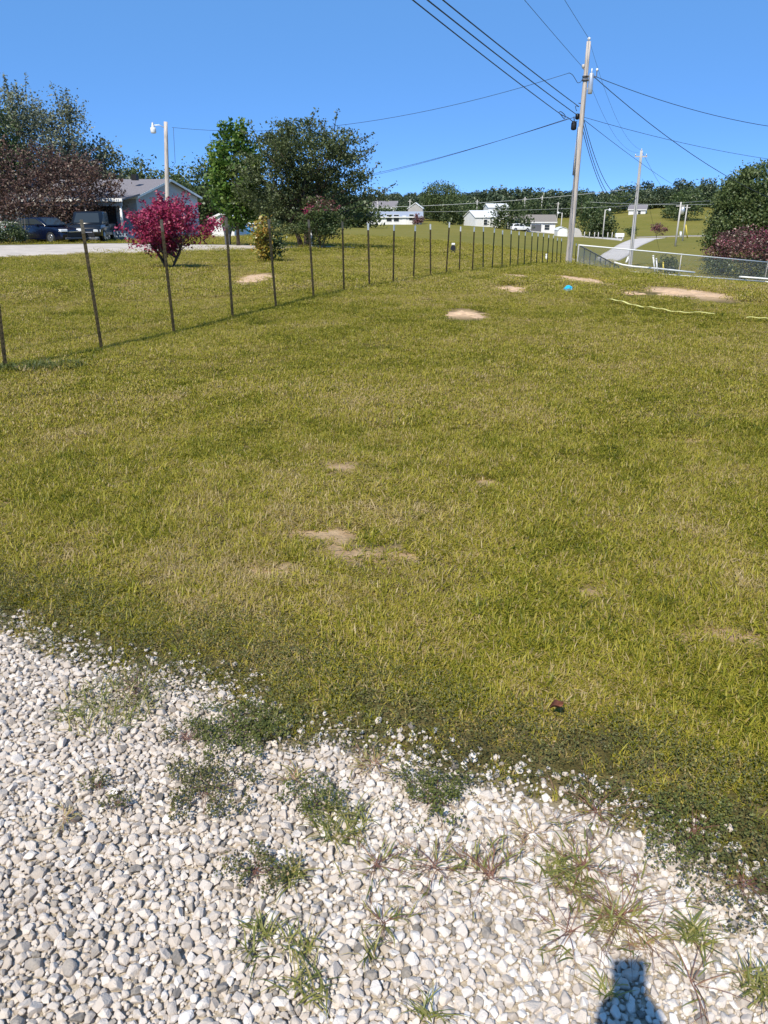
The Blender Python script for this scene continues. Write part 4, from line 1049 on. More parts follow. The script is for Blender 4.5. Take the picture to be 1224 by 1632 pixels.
M['leaf_crape'] = leafmat('leaf_crape', [(0, (.060, .030, .025)), (.45, (.140, .068, .058)), (.8, (.27, .090, .10)), (1, (.45, .11, .19))], .28, .06)
M['leaf_far'] = leafmat('leaf_far', [(0, (.028, .046, .028)), (.5, (.060, .088, .046)), (1, (.12, .15, .075))], .2, .04, inst=True)
M['leaf_conifer'] = leafmat('leaf_conifer', [(0, (.014, .026, .018)), (.5, (.034, .052, .034)), (1, (.07, .09, .06))], .15, .05)

def crown_points(g, Ht, prof, W, nclump, per, csize, zsq=.7, lobes=.35, inner=.45, off=(0, 0)):
    """prof: list of (t, r) radius fraction over height 0..Ht (whole tree height), W half width"""
    T = np.array([p[0] for p in prof]); Rr = np.array([p[1] for p in prof])
    C = []
    tt = np.linspace(T[0], T[-1], 200); w = np.interp(tt, T, Rr) ** 1.6 + .02; w = np.cumsum(w) / w.sum()
    ph = g.random() * 10
    for i in range(nclump):
        t = np.interp(g.random(), w, tt); a = g.random() * 2 * np.pi
        lob = 1 + lobes * 2 * (float(vnoise(math.cos(a) * 1.4 + ph, math.sin(a) * 1.4 + t * 5, 1.0)) - .5)
        f = inner + (1 - inner) * g.random() ** .6
        r = np.interp(t, T, Rr) * W * lob * f
        C.append((off[0] * t + r * math.cos(a), off[1] * t + r * math.sin(a), t * Ht))
    C = np.array(C)
    P = np.repeat(C, per, 0) + g.normal(size=(nclump * per, 3)) * csize * np.array([1, 1, zsq])
    ct = np.repeat(g.normal(0, .13, nclump), per)
    return C, P, ct
def tree(name, base, Ht, W, prof, label, cat, mats, nclump=90, per=70, leaf=.2, csize=None, seed=1, trunk_r=None, bark='bark', stems=1, group=None, trunk_top=.6, lobes=.35, inner=.45, up=.3, tint0=.5, limbs=18, rz=0.0, spread=.15, zsq=.7, trunk_h=None, shoots=0, shoot_len=.3):
    g = np.random.default_rng(seed)
    e = thing(name, base, label, cat, group)
    csize = csize or W * .16
    C, P, ct = crown_points(g, Ht, prof, W, nclump, per, csize, zsq, lobes, inner)
    zmin = prof[0][0] * Ht * .9
    k = P[:, 2] > min(zmin, .9 * P[:, 2].max()) - csize * .8; P, ct = P[k], ct[k]
    SH = []
    if shoots:
        top = C[C[:, 2] > np.percentile(C[:, 2], 35)]
        for q in range(shoots):
            c = top[int(g.integers(0, len(top)))]; d = np.array([c[0] * .8 / W, c[1] * .8 / W, .75]) + g.normal(0, .28, 3); d /= np.linalg.norm(d)
            ln = shoot_len * g.uniform(.5, 1.3) + csize * 1.3; SH.append((c, c + d * ln))
            tt = np.repeat(np.linspace(.25, 1.0, 14), 2)[:, None]
            P = np.concatenate([P, c + d * ln * tt + g.normal(0, leaf * .45, (28, 3))]); ct = np.concatenate([ct, np.full(28, g.normal(.05, .12))])
    tint = np.clip(tint0 + ct + g.normal(0, .16, len(P)), 0, 1)
    sizes = leaf * (.6 + .8 * g.random(len(P)))
    if isinstance(mats, str): mats = [(mats, lambda P, g: np.ones(len(P), bool))]
    done = np.zeros(len(P), bool)
    for nm, sel in mats:
        s = sel(P, g) & ~done; done |= s
        if not s.any(): continue
        me = leaf_mesh('crown', P[s], sizes[s], tint[s], g, up, .6)
        link('crown' if nm != 'leaf_pink' else 'blossom', me, M[nm], e)
    # trunk and limbs
    tr = trunk_r or Ht * .022
    mb = MB()
    tops = []
    for s in range(stems):
        a = 2 * math.pi * s / max(1, stems) + g.random(); sp_ = spread * Ht * (1 if stems > 1 else .15)
        pts = []; n = 8
        for i in range(n):
            t = i / (n - 1); zz = t * trunk_top * Ht
            pts.append(Vector((math.cos(a) * sp_ * t ** 1.1 + g.normal(0, .012) * Ht * t + (math.cos(a) * tr * 1.1 if stems > 1 else 0), math.sin(a) * sp_ * t ** 1.1 + g.normal(0, .012) * Ht * t + (math.sin(a) * tr * 1.1 if stems > 1 else 0), zz - .12 * (i == 0))))
        r0 = tr / (stems ** .4)
        mb.tube(pts, [r0 * (1.25 if i == 0 else 1 - .78 * i / (n - 1)) for i in range(n)], 8)
        tops.append(pts)
    mb.build('trunk', M[bark], e)
    mb = MB()
    order = g.permutation(len(C))[:limbs]
    for i in order:
        c = Vector(C[i]); pts = tops[int(g.integers(0, len(tops)))]
        # leave the trunk below the clump
        j = max(1, min(len(pts) - 2, int((c.z * .55 / (trunk_top * Ht)) * (len(pts) - 1))))
        s0 = pts[j]; m1 = s0.lerp(c, .5) + Vector((g.normal(0, .03) * Ht, g.normal(0, .03) * Ht, .02 * Ht))
        r = tr / (stems ** .4) * .38
        mb.tube([s0, s0.lerp(m1, .6), m1, m1.lerp(c, .6), c], [r, r * .8, r * .6, r * .4, r * .2], 5)
    for c, d in SH: mb.tube([c, (c + d) / 2, d], [.010, .007, .003] if W < 2 else [.02, .013, .006], 4)
    if limbs: mb.build('limbs', M[bark], e)['kind'] = 'stuff'
    return e
ROUND = [(.25, .25), (.35, .75), (.5, 1.0), (.65, 1.0), (.8, .8), (.92, .5), (1.0, .12)]
LOW = [(.08, .7), (.2, .95), (.4, 1.0), (.6, .95), (.8, .7), (.93, .4), (1.0, .1)]
def rowz(px, row, Y): return at(px, row, Y).z
def tree_px(name, px, Y, top_row, width_px, prof, label, cat, mats, **kw):
    b = onY(px, Y); Ht = rowz(px, top_row, Y) - b.z
    return tree(name, b, Ht, pxm(width_px, Y) / 2, prof, label, cat, mats, **kw)
def amount(frac): return lambda P, g: g.random(len(P)) < frac
# --- left group
tree_px('poplar_tree', 62, 66, 138, 120, [(.12, .6), (.3, 1), (.5, 1), (.7, .85), (.85, .65), (.95, .35), (1.0, .1)], 'tall silvery olive tree behind the purple tree on the far left', 'tree', 'leaf_olive', nclump=240, per=95, leaf=.19, csize=.5, seed=11, shoots=90, shoot_len=1.0, lobes=.5, trunk_top=.75, tint0=.55)
tree_px('poplar_tree', 126, 68, 142, 62, [(.1, .8), (.3, 1), (.55, .85), (.75, .65), (.9, .42), (1.0, .08)], 'narrow silvery olive tree right of the tallest one, sky showing through', 'tree', 'leaf_olive', nclump=95, per=80, leaf=.19, csize=.48, seed=12, shoots=50, shoot_len=.9, lobes=.6, trunk_top=.85, tint0=.55)
tree_px('leafy_tree', 2, 60, 150, 84, ROUND, 'dark green tree at the left edge of the picture', 'tree', 'leaf_dark', nclump=110, per=60, leaf=.26, csize=.5, seed=13)
tree_px('leafy_tree', -55, 62, 150, 120, ROUND, 'dark green tree just outside the left edge', 'tree', 'leaf_dark', nclump=110, per=60, leaf=.28, csize=.55, seed=14)
tree_px('leafy_tree', 180, 70, 226, 84, LOW, 'olive tree between the purple tree and the house roof', 'tree', 'leaf_olive', nclump=110, per=55, leaf=.26, csize=.5, seed=15, tint0=.4, lobes=.6)
tree_px('leafy_tree', 150, 72, 205, 80, LOW, 'loose olive green tree behind the narrow tall one', 'tree', 'leaf_mid', nclump=90, per=50, leaf=.26, csize=.5, seed=16, lobes=.5)
tree_px('round_tree', 236, 88, 254, 66, LOW, 'rounded yellow green tree behind the house roof', 'tree', 'leaf_mid', nclump=80, per=60, leaf=.32, csize=.6, seed=17, tint0=.75)
tree_px('leafy_tree', 288, 92, 266, 50, LOW, 'dark green tree just right of the yard light pole', 'tree', 'leaf_dark', nclump=70, per=50, leaf=.32, csize=.6, seed=18)
tree_px('leafy_tree', 330, 90, 250, 56, LOW, 'dark bushy tree left of the bright green maple', 'tree', 'leaf_dark', nclump=80, per=50, leaf=.32, csize=.6, seed=19)
tree_px('leafy_tree', 320, 120, 290, 120, LOW, 'low pale green trees far behind the white shed', 'tree', 'leaf_mid', nclump=70, per=50, leaf=.4, csize=.8, seed=20, tint0=.4)
tree_px('purple_tree', 74, 54.5, 236, 226, [(.27, .75), (.38, 1.0), (.55, 1.0), (.7, .92), (.85, .65), (.95, .35), (1.0, .1)], 'wide purple brown plum tree over the dark blue car', 'tree', 'leaf_burgundy', nclump=230, per=75, leaf=.17, csize=.42, seed=21, shoots=110, shoot_len=.7, stems=4, trunk_top=.5, lobes=.3, inner=.3, limbs=30, trunk_r=.22, spread=.25)
# --- middle group
b = G(388, 392)
def trp(name, px, base_row, top_row, wpx, prof, label, cat, mats, **kw):
    b = G(px, base_row); Ht = rowz(px, top_row, b.y) - b.z
    return tree(name, b, Ht, pxm(wpx, b.y) / 2, prof, label, cat, mats, **kw)
trp('maple_tree', 380, 392, 194, 76, [(.16, .25), (.28, .7), (.45, .95), (.62, 1.0), (.76, .85), (.86, .55), (.93, .3), (1.0, .15)], 'upright bright green maple tree beside the dark spreading tree', 'tree', 'leaf_bright', nclump=150, per=48, leaf=.20, csize=.22, seed=31, shoots=40, shoot_len=.5, trunk_top=.9, lobes=.3, trunk_r=.09)
trp('locust_tree', 489, 395, 197, 186, [(.13, .55), (.22, .85), (.36, 1.0), (.52, 1.0), (.68, .98), (.80, .92), (.91, .74), (1.0, .35)], 'large dark feathery locust tree with several trunks in mid picture', 'tree', 'leaf_locust', nclump=420, per=75, leaf=.125, csize=.25, seed=32, shoots=110, shoot_len=.55, stems=4, trunk_top=.55, lobes=.5, inner=.15, limbs=46, trunk_r=.24, spread=.22, zsq=.45)
trp('crape_myrtle', 512, 397, 316, 62, [(.12, .4), (.3, .9), (.5, 1.0), (.7, .75), (.9, .42), (1.0, .15)], 'crape myrtle shrub with one pink bloom beside the locust tree', 'shrub', [('leaf_pink', lambda P, g: (np.hypot(P[:, 0] + .62, P[:, 2] - 1.78) < .24)), ('leaf_crape', lambda P, g: (P[:, 2] > 1.7) & (g.random(len(P)) < .75)), ('leaf_dark', lambda P, g: np.ones(len(P), bool))], nclump=110, per=40, leaf=.10, csize=.16, seed=33, shoots=26, shoot_len=.3, stems=5, trunk_top=.7, trunk_r=.06, spread=.2)
trp('red_bush', 271, 429, 326, 112, [(.27, .22), (.36, .55), (.48, .88), (.62, 1.0), (.76, .92), (.88, .66), (1.0, .2)], 'round bright crimson burning bush beside the driveway', 'shrub', [('leaf_bright', lambda P, g: (P[:, 2] < .55) & (g.random(len(P)) < .22)), ('leaf_red', lambda P, g: np.ones(len(P), bool))], nclump=190, per=48, leaf=.075, csize=.10, seed=34, stems=7, trunk_top=.6, trunk_r=.075, spread=.42, limbs=60, lobes=.8, inner=.2, up=.2, zsq=.8, shoots=90, shoot_len=.30)
trp('column_shrub', 430, 418, 344, 40, [(.06, .55), (.2, .8), (.4, 1.0), (.6, .95), (.8, .9), (1.0, .5)], 'narrow yellow and orange shrub beyond the fourth fence post', 'shrub', [('leaf_yellow', lambda P, g: P[:, 0] < .05 + .1 * g.normal(size=len(P))), ('leaf_mid', lambda P, g: g.random(len(P)) < .55)], nclump=80, per=42, leaf=.095, csize=.11, seed=35, stems=5, trunk_top=.95, trunk_r=.04, spread=.14, tint0=.6, limbs=14)
# --- far middle
trp('round_tree', 700, 352, 292, 66, [(.10, .5), (.2, .85), (.4, 1.0), (.65, .98), (.82, .75), (.94, .4), (1.0, .1)], 'big round green tree beside the white ranch house', 'tree', 'leaf_dark', nclump=170, per=60, leaf=.55, csize=1.1, seed=41, tint0=.55)
# --- right group
tree_px('maple_tree', 1190, 78, 260, 138, [(.14, .75), (.22, .98), (.4, 1.0), (.6, .98), (.78, .82), (.9, .58), (1.0, .2)], 'large dense dark green tree at the right edge', 'tree', 'leaf_dark', nclump=430, per=80, leaf=.25, csize=.42, seed=51, lobes=.18, inner=.5, tint0=.62)
tree_px('leafy_tree', 1262, 82, 262, 120, LOW, 'dense green tree just outside the right edge', 'tree', 'leaf_dark', nclump=120, per=60, leaf=.3, csize=.6, seed=52)
tree_px('pink_bush', 1186, 54, 364, 128, [(.04, .8), (.2, .95), (.45, 1.0), (.7, .95), (.88, .7), (1.0, .35)], 'wide dusky pink crape bush behind the chain-link fence', 'shrub', [('leaf_pink', lambda P, g: (P[:, 2] > 1.9) & (P[:, 0] > .3) & (g.random(len(P)) < .28)), ('leaf_crape', lambda P, g: (P[:, 2] > 1.35) & (g.random(len(P)) < .95)), ('leaf_olive', lambda P, g: g.random(len(P)) < .12), ('leaf_mid', lambda P, g: np.ones(len(P), bool))], nclump=220, per=65, leaf=.13, csize=.26, seed=53, stems=6, trunk_top=.6, trunk_r=.06, spread=.25, tint0=.5)
tree_px('pink_bush', 1275, 55, 366, 90, LOW, 'pink crape bush just outside the right edge', 'shrub', 'leaf_crape', nclump=90, per=55, leaf=.13, csize=.25, seed=54, stems=5, trunk_top=.6)
tree_px('small_shrub', 1063, 47, 407, 30, [(.05, .7), (.3, 1.0), (.6, .9), (1.0, .4)], 'small leafy green shrub beside the white stakes', 'shrub', 'leaf_mid', nclump=40, per=30, leaf=.11, csize=.16, seed=55, stems=5, trunk_top=.8, trunk_r=.03, spread=.3, tint0=.35)
# --- trees on the right hill and valley, one by one
HILL = [('leafy_tree', 941, 195, 322, 36, 'dark tree just right of the tall pole across the valley', 'leaf_dark'), ('leafy_tree', 958, 185, 338, 32, 'lighter green tree under the dark valley tree', 'leaf_mid'),
        ('leafy_tree', 925, 290, 304, 34, 'dark tree on the ridge left of the dark valley tree', 'leaf_dark'), ('leafy_tree', 985, 300, 305, 40, 'ridge tree left of the hill house', 'leaf_dark'), ('leafy_tree', 1030, 330, 306, 40, 'dark ridge tree behind the hill house', 'leaf_dark'),
        ('leafy_tree', 1075, 250, 310, 32, 'dark tree at the hill top left of the big right tree', 'leaf_dark'), ('leafy_tree', 1094, 240, 296, 44, 'tall dark hill tree next to the big right tree', 'leaf_dark'), ('leafy_tree', 1012, 330, 308, 34, 'small ridge tree above the hill house roof', 'leaf_mid'),
        ('small_shrub', 1046, 172, 356, 24, 'brown thin bush at the foot of the hill field', 'leaf_crape'), ('small_shrub', 1004, 190, 359, 15, 'low dark bush at the left of the hill field', 'leaf_dark'),
        ('leafy_tree', 813, 196, 326, 52, 'spreading yellow green tree in front of the white barn', 'leaf_mid'), ('leafy_tree', 848, 215, 318, 40, 'olive tree behind the carport house', 'leaf_mid'), ('leafy_tree', 740, 225, 318, 36, 'dark tree right of the big round tree', 'leaf_dark'),
        ('leafy_tree', 722, 215, 314, 30, 'mid green tree touching the big round tree', 'leaf_mid'), ('leafy_tree', 610, 240, 330, 22, 'small dark tree in front of the far white house', 'leaf_dark'), ('leafy_tree', 640, 250, 330, 22, 'small dark tree behind the ranch house roof', 'leaf_dark'),
        ('small_shrub', 666, 204, 340, 14, 'reddish bush at the right end of the ranch house', 'leaf_crape'), ('leafy_tree', 572, 150, 322, 56, 'olive tree behind the locust tree on the right', 'leaf_mid'), ('leafy_tree', 540, 160, 318, 60, 'dark tree hidden behind the locust tree', 'leaf_dark')]
for i, (nm, px, Y, top, w, lab, m_) in enumerate(HILL):
    sm = nm == 'small_shrub'
    tree_px(nm, px, Y, top, w, [(.55, .7), (.66, 1.0), (.8, .85), (.92, .5), (1.0, .15)] if px == 815 else LOW, lab, 'shrub' if sm else 'tree', m_, nclump=18 if sm else 60, per=30, leaf=.35 if sm else .6, csize=.35 if sm else .95, seed=200 + i, limbs=6, tint0=.7 if px == 815 else .5)

# --- far woods (one mass)
def far_tree(seed):
    g = np.random.default_rng(seed)
    C, P, ct = crown_points(g, 1.0, LOW, .42, 55, 26, .075, .8, .35, .4)
    me = leaf_mesh('woodland', P, .085 * (.6 + .8 * g.random(len(P))), np.clip(.5 + ct + g.normal(0, .15, len(P)), 0, 1), g, .3, .7)
    return me
PF = protos('woodland', [(far_tree(300 + i), M['leaf_far']) for i in range(8)])
fx, fy, fs = [], [], []
def wood(px0, px1, Y0, Y1_, n, h0, h1_):
    for i in range(n):
        Y = rng.uniform(Y0, Y1_); px = rng.uniform(px0, px1); fx.append((px - 612) / F / 1.06 * Y); fy.append(Y); fs.append(rng.uniform(h0, h1_))
wood(540, 700, 420, 640, 130, 3, 7)
wood(690, 900, 300, 420, 150, 3.5, 9)
wood(720, 890, 290, 330, 14, 9.5, 12)
wood(880, 1130, 320, 480, 170, 3, 8)
wood(900, 1090, 310, 350, 14, 8, 10.5)
wood(640, 760, 300, 400, 40, 4, 8)
wood(1080, 1700, 270, 420, 200, 6, 11)
wood(-900, 540, 260, 460, 330, 9, 15)
wood(-900, 300, 100, 200, 90, 6, 9)
fx, fy, fs = map(np.array, (fx, fy, fs)); k = len(fx)
scatter('far_woods', PF, np.stack([fx, fy, hz(fx, fy) - .5], 1), np.stack([np.zeros(k), np.zeros(k), rng.random(k) * 6.28], 1), np.stack([fs * rng.uniform(.8, 1.25, k), fs * rng.uniform(.8, 1.25, k), fs], 1), rng.integers(0, 8, k), rng.normal(.5, .14, k), 'dark green wooded ridge along the skyline')

# ================================================================= BUILDINGS
def frame(P, a, b): 
    a = Vector((a[0], a[1], 0)).normalized(); b = Vector((b[0], b[1], 0)).normalized()
    return lambda u, v, z: Vector((a.x * u + b.x * v, a.y * u + b.y * v, z))
def house(name, P, a, b, L, D, wh, rh, wall, roof, label, cat='house', windows=(), doors=(), over=.3, trim='white', base=None, gable_windows=(), slab=.10):
    """P: world position of the corner; a along the ridge, b in depth; windows (u, z, w, h) on the front; gable_windows (v, z, w, h) on the u=0 end"""
    e = thing(name, P, label, cat); X = frame(P, a, b)
    mb = MB(); pts = [X(0, 0, -1.0), X(0, D, -1.0), X(0, D, wh), X(0, D / 2, wh + rh), X(0, 0, wh)]
    mb.prism(pts, X(L, 0, 0)); mb.build('wall', M[wall], e)
    mb = MB()
    dz = over * rh / (D / 2)
    for s in (0, 1):
        v0 = -over if s == 0 else D + over
        p = [X(-over, v0, wh - dz + .02), X(-over, D / 2, wh + rh + .02), X(-over, D / 2, wh + rh + .02 + slab), X(-over, v0, wh - dz + .02 + slab)]
        mb.prism(p, X(L + 2 * over, 0, 0))
    mb.build('roof', M[roof], e)
    mb = MB(); mb.prism([X(-over - .02, -over - .03, wh - dz - .10), X(-over - .02, -over, wh - dz - .10), X(-over - .02, -over, wh - dz + .13), X(-over - .02, -over - .03, wh - dz + .13)], X(L + 2 * over + .04, 0, 0)); mb.build('fascia', M[trim], e)
    for u in (-over - .03, L + over):
        mb = MB()
        for s in (0, 1):
            v0 = -over if s == 0 else D + over
            mb.prism([X(u, v0, wh - dz - .05), X(u, D / 2, wh + rh - .05), X(u, D / 2, wh + rh + .10), X(u, v0, wh - dz + .10)], X(.03, 0, 0))
        mb.build('gable_trim', M[trim], e)
    for (u, z, w, h) in windows:
        mb = MB(); t = .07
        for (uu, zz, ww, hh) in ((u - w / 2 - t / 2, z, t, h + 2 * t), (u + w / 2 + t / 2, z, t, h + 2 * t), (u, z - h / 2 - t / 2, w, t), (u, z + h / 2 + t / 2, w, t), (u, z, w, .03)):
            mb.prism([X(uu - ww / 2, -.05, zz - hh / 2), X(uu + ww / 2, -.05, zz - hh / 2), X(uu + ww / 2, -.05, zz + hh / 2), X(uu - ww / 2, -.05, zz + hh / 2)], X(0, .07, 0))
        wo = mb.build('window', M[trim], e)
        mb = MB(); mb.prism([X(u - w / 2, -.015, z - h / 2), X(u + w / 2, -.015, z - h / 2), X(u + w / 2, -.015, z + h / 2), X(u - w / 2, -.015, z + h / 2)], X(0, .02, 0)); mb.build('pane', M['pane'], wo)
    for (v, z, w, h) in gable_windows:
        mb = MB(); t = .08
        for (uu, zz, ww, hh) in ((v - w / 2 - t / 2, z, t, h + 2 * t), (v + w / 2 + t / 2, z, t, h + 2 * t), (v, z - h / 2 - t / 2, w, t), (v, z + h / 2 + t / 2, w, t)):
            mb.prism([X(-.05, uu - ww / 2, zz - hh / 2), X(-.05, uu + ww / 2, zz - hh / 2), X(-.05, uu + ww / 2, zz + hh / 2), X(-.05, uu - ww / 2, zz + hh / 2)], X(.06, 0, 0))
        wo = mb.build('window', M[trim], e)
        mb = MB(); mb.prism([X(-.02, v - w / 2, z - h / 2), X(-.02, v + w / 2, z - h / 2), X(-.02, v + w / 2, z + h / 2), X(-.02, v - w / 2, z + h / 2)], X(.02, 0, 0)); mb.build('pane', M['pane'], wo)
    for (u, w, h, m_) in doors:
        mb = MB(); mb.prism([X(u - w / 2, -.06, 0), X(u + w / 2, -.06, 0), X(u + w / 2, -.06, h), X(u - w / 2, -.06, h)], X(0, .08, 0)); d = mb.build('door', M[m_], e)
    return e, X
# neighbour's house with porch
hY = 57.0
hP = onY(224, hY); 
hb = Vector((.17, .985)); ha = Vector((-.985, .17))
ev = rowz(226, 313, hY) - hP.z; rd = rowz(279, 288, hY + 5.3) - hP.z
e, X = house('neighbour_house', hP, ha, hb, 17, 10.8, ev, rd - ev, 'grey_siding', 'roof_grey', 'grey single storey house with front porch behind the red bush', 'house', windows=[(6.2, 1.75, 1.1, 1.2), (10, 1.75, 1.2, 1.2), (13.5, 1.75, 1.2, 1.2)], doors=[], gable_windows=[(8.6, 1.7, .9, 1.2)])
pd = 2.4                                                       # porch depth, in front of the wall
mb = MB(); mb.prism([X(-.3, -pd, -.6), X(9.5, -pd, -.6), X(9.5, -pd, .62), X(-.3, -pd, .62)], X(0, pd - .02, 0)); po = mb.build('porch_deck', M['skirt'], e)
mb = MB(); mb.prism([X(-.35, -.02, ev + .06), X(-.35, -pd - .3, ev - .28), X(-.35, -pd - .3, ev - .18), X(-.35, -.02, ev + .18)], X(10, 0, 0)); pr = mb.build('porch_roof', M['roof_grey'], e)
mb = MB(); mb.prism([X(-.38, -pd - .36, ev - .34), X(-.38, -pd - .305, ev - .34), X(-.38, -pd - .305, ev - .14), X(-.38, -pd - .36, ev - .14)], X(10.06, 0, 0)); mb.build('gutter', M['white'], e)
mb = MB(); mb.prism([X(-.2, -pd - .1, ev - .62), X(-.2, -pd, ev - .62), X(-.2, -pd, ev - .34), X(-.2, -pd - .1, ev - .34)], X(9.6, 0, 0)); mb.build('porch_beam', M['grey_siding'], e)
for u in (0.0, 2.55, 5.1, 7.6):
    mb = MB(); c = X(u, -pd + .06, 0); mb.tube([c + Vector((0, 0, .6)), c + Vector((0, 0, ev - .55))], .085, 8); mb.build('porch_post', M['white'], e)
mb = MB(); mb.prism([X(1.6, -.06, .62), X(3.3, -.06, .62), X(3.3, -.06, 2.75), X(1.6, -.06, 2.75)], X(0, .08, 0)); mb.build('door', M['door_dark'], e)
mb = MB(); mb.prism([X(1.1, 2.6, ev + 1.1), X(1.5, 2.6, ev + 1.1), X(1.5, 2.6, ev + 1.5), X(1.1, 2.6, ev + 1.5)], X(0, .4, 0)); mb.build('roof_vent', M['black'], e)
mb = MB()
for z in (.95, 1.45): mb.prism([X(2.7, -pd + .03, z), X(5.0, -pd + .03, z), X(5.0, -pd + .03, z + .06), X(2.7, -pd + .03, z + .06)], X(0, .05, 0))
mb.build('porch_rail', M['white'], e)
# white house at the far left
house('white_house', onY(62, 74), (-1, .1), (.1, 1), 14, 8, 2.9, 1.6, 'white_siding', 'roof_grey', 'white sided house glimpsed at the left edge behind the car', 'house', windows=[(3, 1.6, 1.2, 1.2), (8, 1.6, 1.2, 1.2)])
# white shed + pool
sP = G(374, 377.5)
house('garden_shed', sP, (.12, 1), (-1, .12), 3.4, pxm(38, sP.y), pxm(26, sP.y), pxm(8, sP.y), 'white_siding', 'roof_white', 'small white garden shed left of the maple tree', 'shed', over=.12)
pP = onY(386, 72); e = thing('pool', pP, 'round blue above-ground pool with white rim behind the maple trunk', 'pool')
mb = MB(); mb.lathe([(1.8, -.3), (1.8, .95)], (0, 0, 0), 28); mb.build('pool_wall', M['pool_blue'], e)
mb = MB(); mb.lathe([(1.72, .95), (1.88, .95), (1.88, 1.03), (1.72, 1.03)], (0, 0, 0), 28); mb.build('rim', M['white'], e)
# low fence line behind
# far ranch house
rP = onY(672, 205)
house('ranch_house', rP, (-1, .03), (.03, 1), pxm(88, 205), 8, rowz(640, 345.5, 205) - rP.z, pxm(7, 205), 'white_siding', 'roof_blue', 'long white ranch house with grey blue roof across the field', 'house', windows=[(2.6, 1.7, 1.1, 1.4), (6.4, 1.5, 1.3, 1.6), (8.2, 1.5, 1.3, 1.6), (12.6, 1.5, 1.0, 1.5)], doors=[(4.4, 1.0, 2.1, 'white')], over=.35)
hP2 = onY(629, 260)
house('hill_house', at(631, 345, 262), (-1, .1), (.1, 1), 7.5, 8, rowz(615, 331, 262) - rowz(615, 345, 262), 1.9, 'white_siding', 'roof_grey', 'white two storey house on the slope above the ranch house', 'house', windows=[(1.5, 1.6, 1, 1.3), (3.6, 1.6, 1, 1.3)])
house('garage', at(650, 348, 245), (.1, 1), (1, -.1), 6, 4.4, 2.8, 1.5, 'tan_siding', 'roof_white', 'small tan gabled garage behind the ranch house', 'garage', over=.2)
# barn + house with carport
bP = onY(797, 205)
house('white_barn', bP, (-1, -.25), (-.25, 1), pxm(42, 205), 8.5, rowz(780, 346, 205) - bP.z, pxm(9, 205), 'white_siding', 'roof_white', 'white metal barn with white roof across the field', 'barn', windows=[(4.0, 1.3, .9, 1.3)], over=.15)
house('barn_annex', at(810, 345, 218), (-1, -.1), (-.1, 1), 5.5, 6, 2.3, .8, 'white_siding', 'roof_white', 'small white upper building showing behind the barn roof', 'barn', over=.15)
cP = onY(884, 200)
e, X = house('carport_house', cP, (-1, .05), (.05, 1), pxm(72, 200), 7.0, rowz(850, 353.5, 200) - cP.z, 1.5, 'white_siding', 'roof_brown', 'white house with brown roof and open carport across the field', 'house', windows=[(2.0, 1.5, 1.2, 1.2)], over=.35)
mb = MB(); mb.prism([X(3.4, -.03, 0), X(8.6, -.03, 0), X(8.6, -.03, 2.1), X(3.4, -.03, 2.1)], X(0, .02, 0)); mb.build('carport_shade', M['dark_grey'], e)  # dark panel on the solid wall, painting the shade inside the carport
for u in (3.3, 6.0, 8.7):
    mb = MB(); mb.box(X(u, -.16, 1.15), (.15, .12, 2.3)); mb.build('carport_post', M['white'], e)
wP = onY(904, 180)
e = thing('arched_shed', wP, 'white shed with rounded roof left of the tall pole', 'shed')
w = pxm(16, 180); prof = [(-w / 2, 0), (-w / 2, 1.3), (-w * .36, 1.75), (0, 2.0), (w * .36, 1.75), (w / 2, 1.3), (w / 2, 0)]
mb = MB(); mb.prism([(-w / 2 + x, 0, z) for x, z in prof], (0, 3.4, 0)); mb.build('wall', M['white_siding'], e)
mb = MB(); o_ = [(x * 1.05, z + .05) for x, z in prof[1:6]]; i_ = [(x, z + .01) for x, z in prof[1:6]]
mb.prism([(-w / 2 + x, -.15, z) for x, z in o_ + i_[::-1]], (0, 3.7, 0)); mb.build('roof', M['roof_white'], e)
for s in (-.45, .45):
    mb = MB(); mb.box((-w / 2 + s, -.02, .75), (.85, .05, 1.4)); mb.build('door', M['white'], e)
tP = onY(918, 182); e = thing('arched_shed', tP, 'grey green rounded hut right of the white arched shed', 'shed'); mb = MB()
mb.prism([(math.cos(t) * 1.3, 0, math.sin(t) * 1.9) for t in np.linspace(0, math.pi, 11)], (0, 3, 0)); mb.build('shell', M['pole_grey'], e)
hh = onY(1028, 262)
house('hilltop_house', at(1028, 345, 275), (-1, .4), (.4, 1), 5.5, 6, 2.2, 1.4, 'white_siding', 'roof_grey', 'pale house with grey roof on the hill top', 'house', over=.3, windows=[(2, 1.2, .9, 1)])
# small white tank by the road
uP = onY(987, 165); e = thing('storage_tank', uP, 'white tank box beside the road across the valley', 'tank')
mb = MB(); mb.box((0, 0, .75), (1.7, .9, .75)); mb.build('tank_body', M['white'], e, .1)
for s in (-.55, .55): mb = MB(); mb.box((s, 0, .2), (.2, .8, .4)); mb.build('foot', M['gutter_dirt'], e)
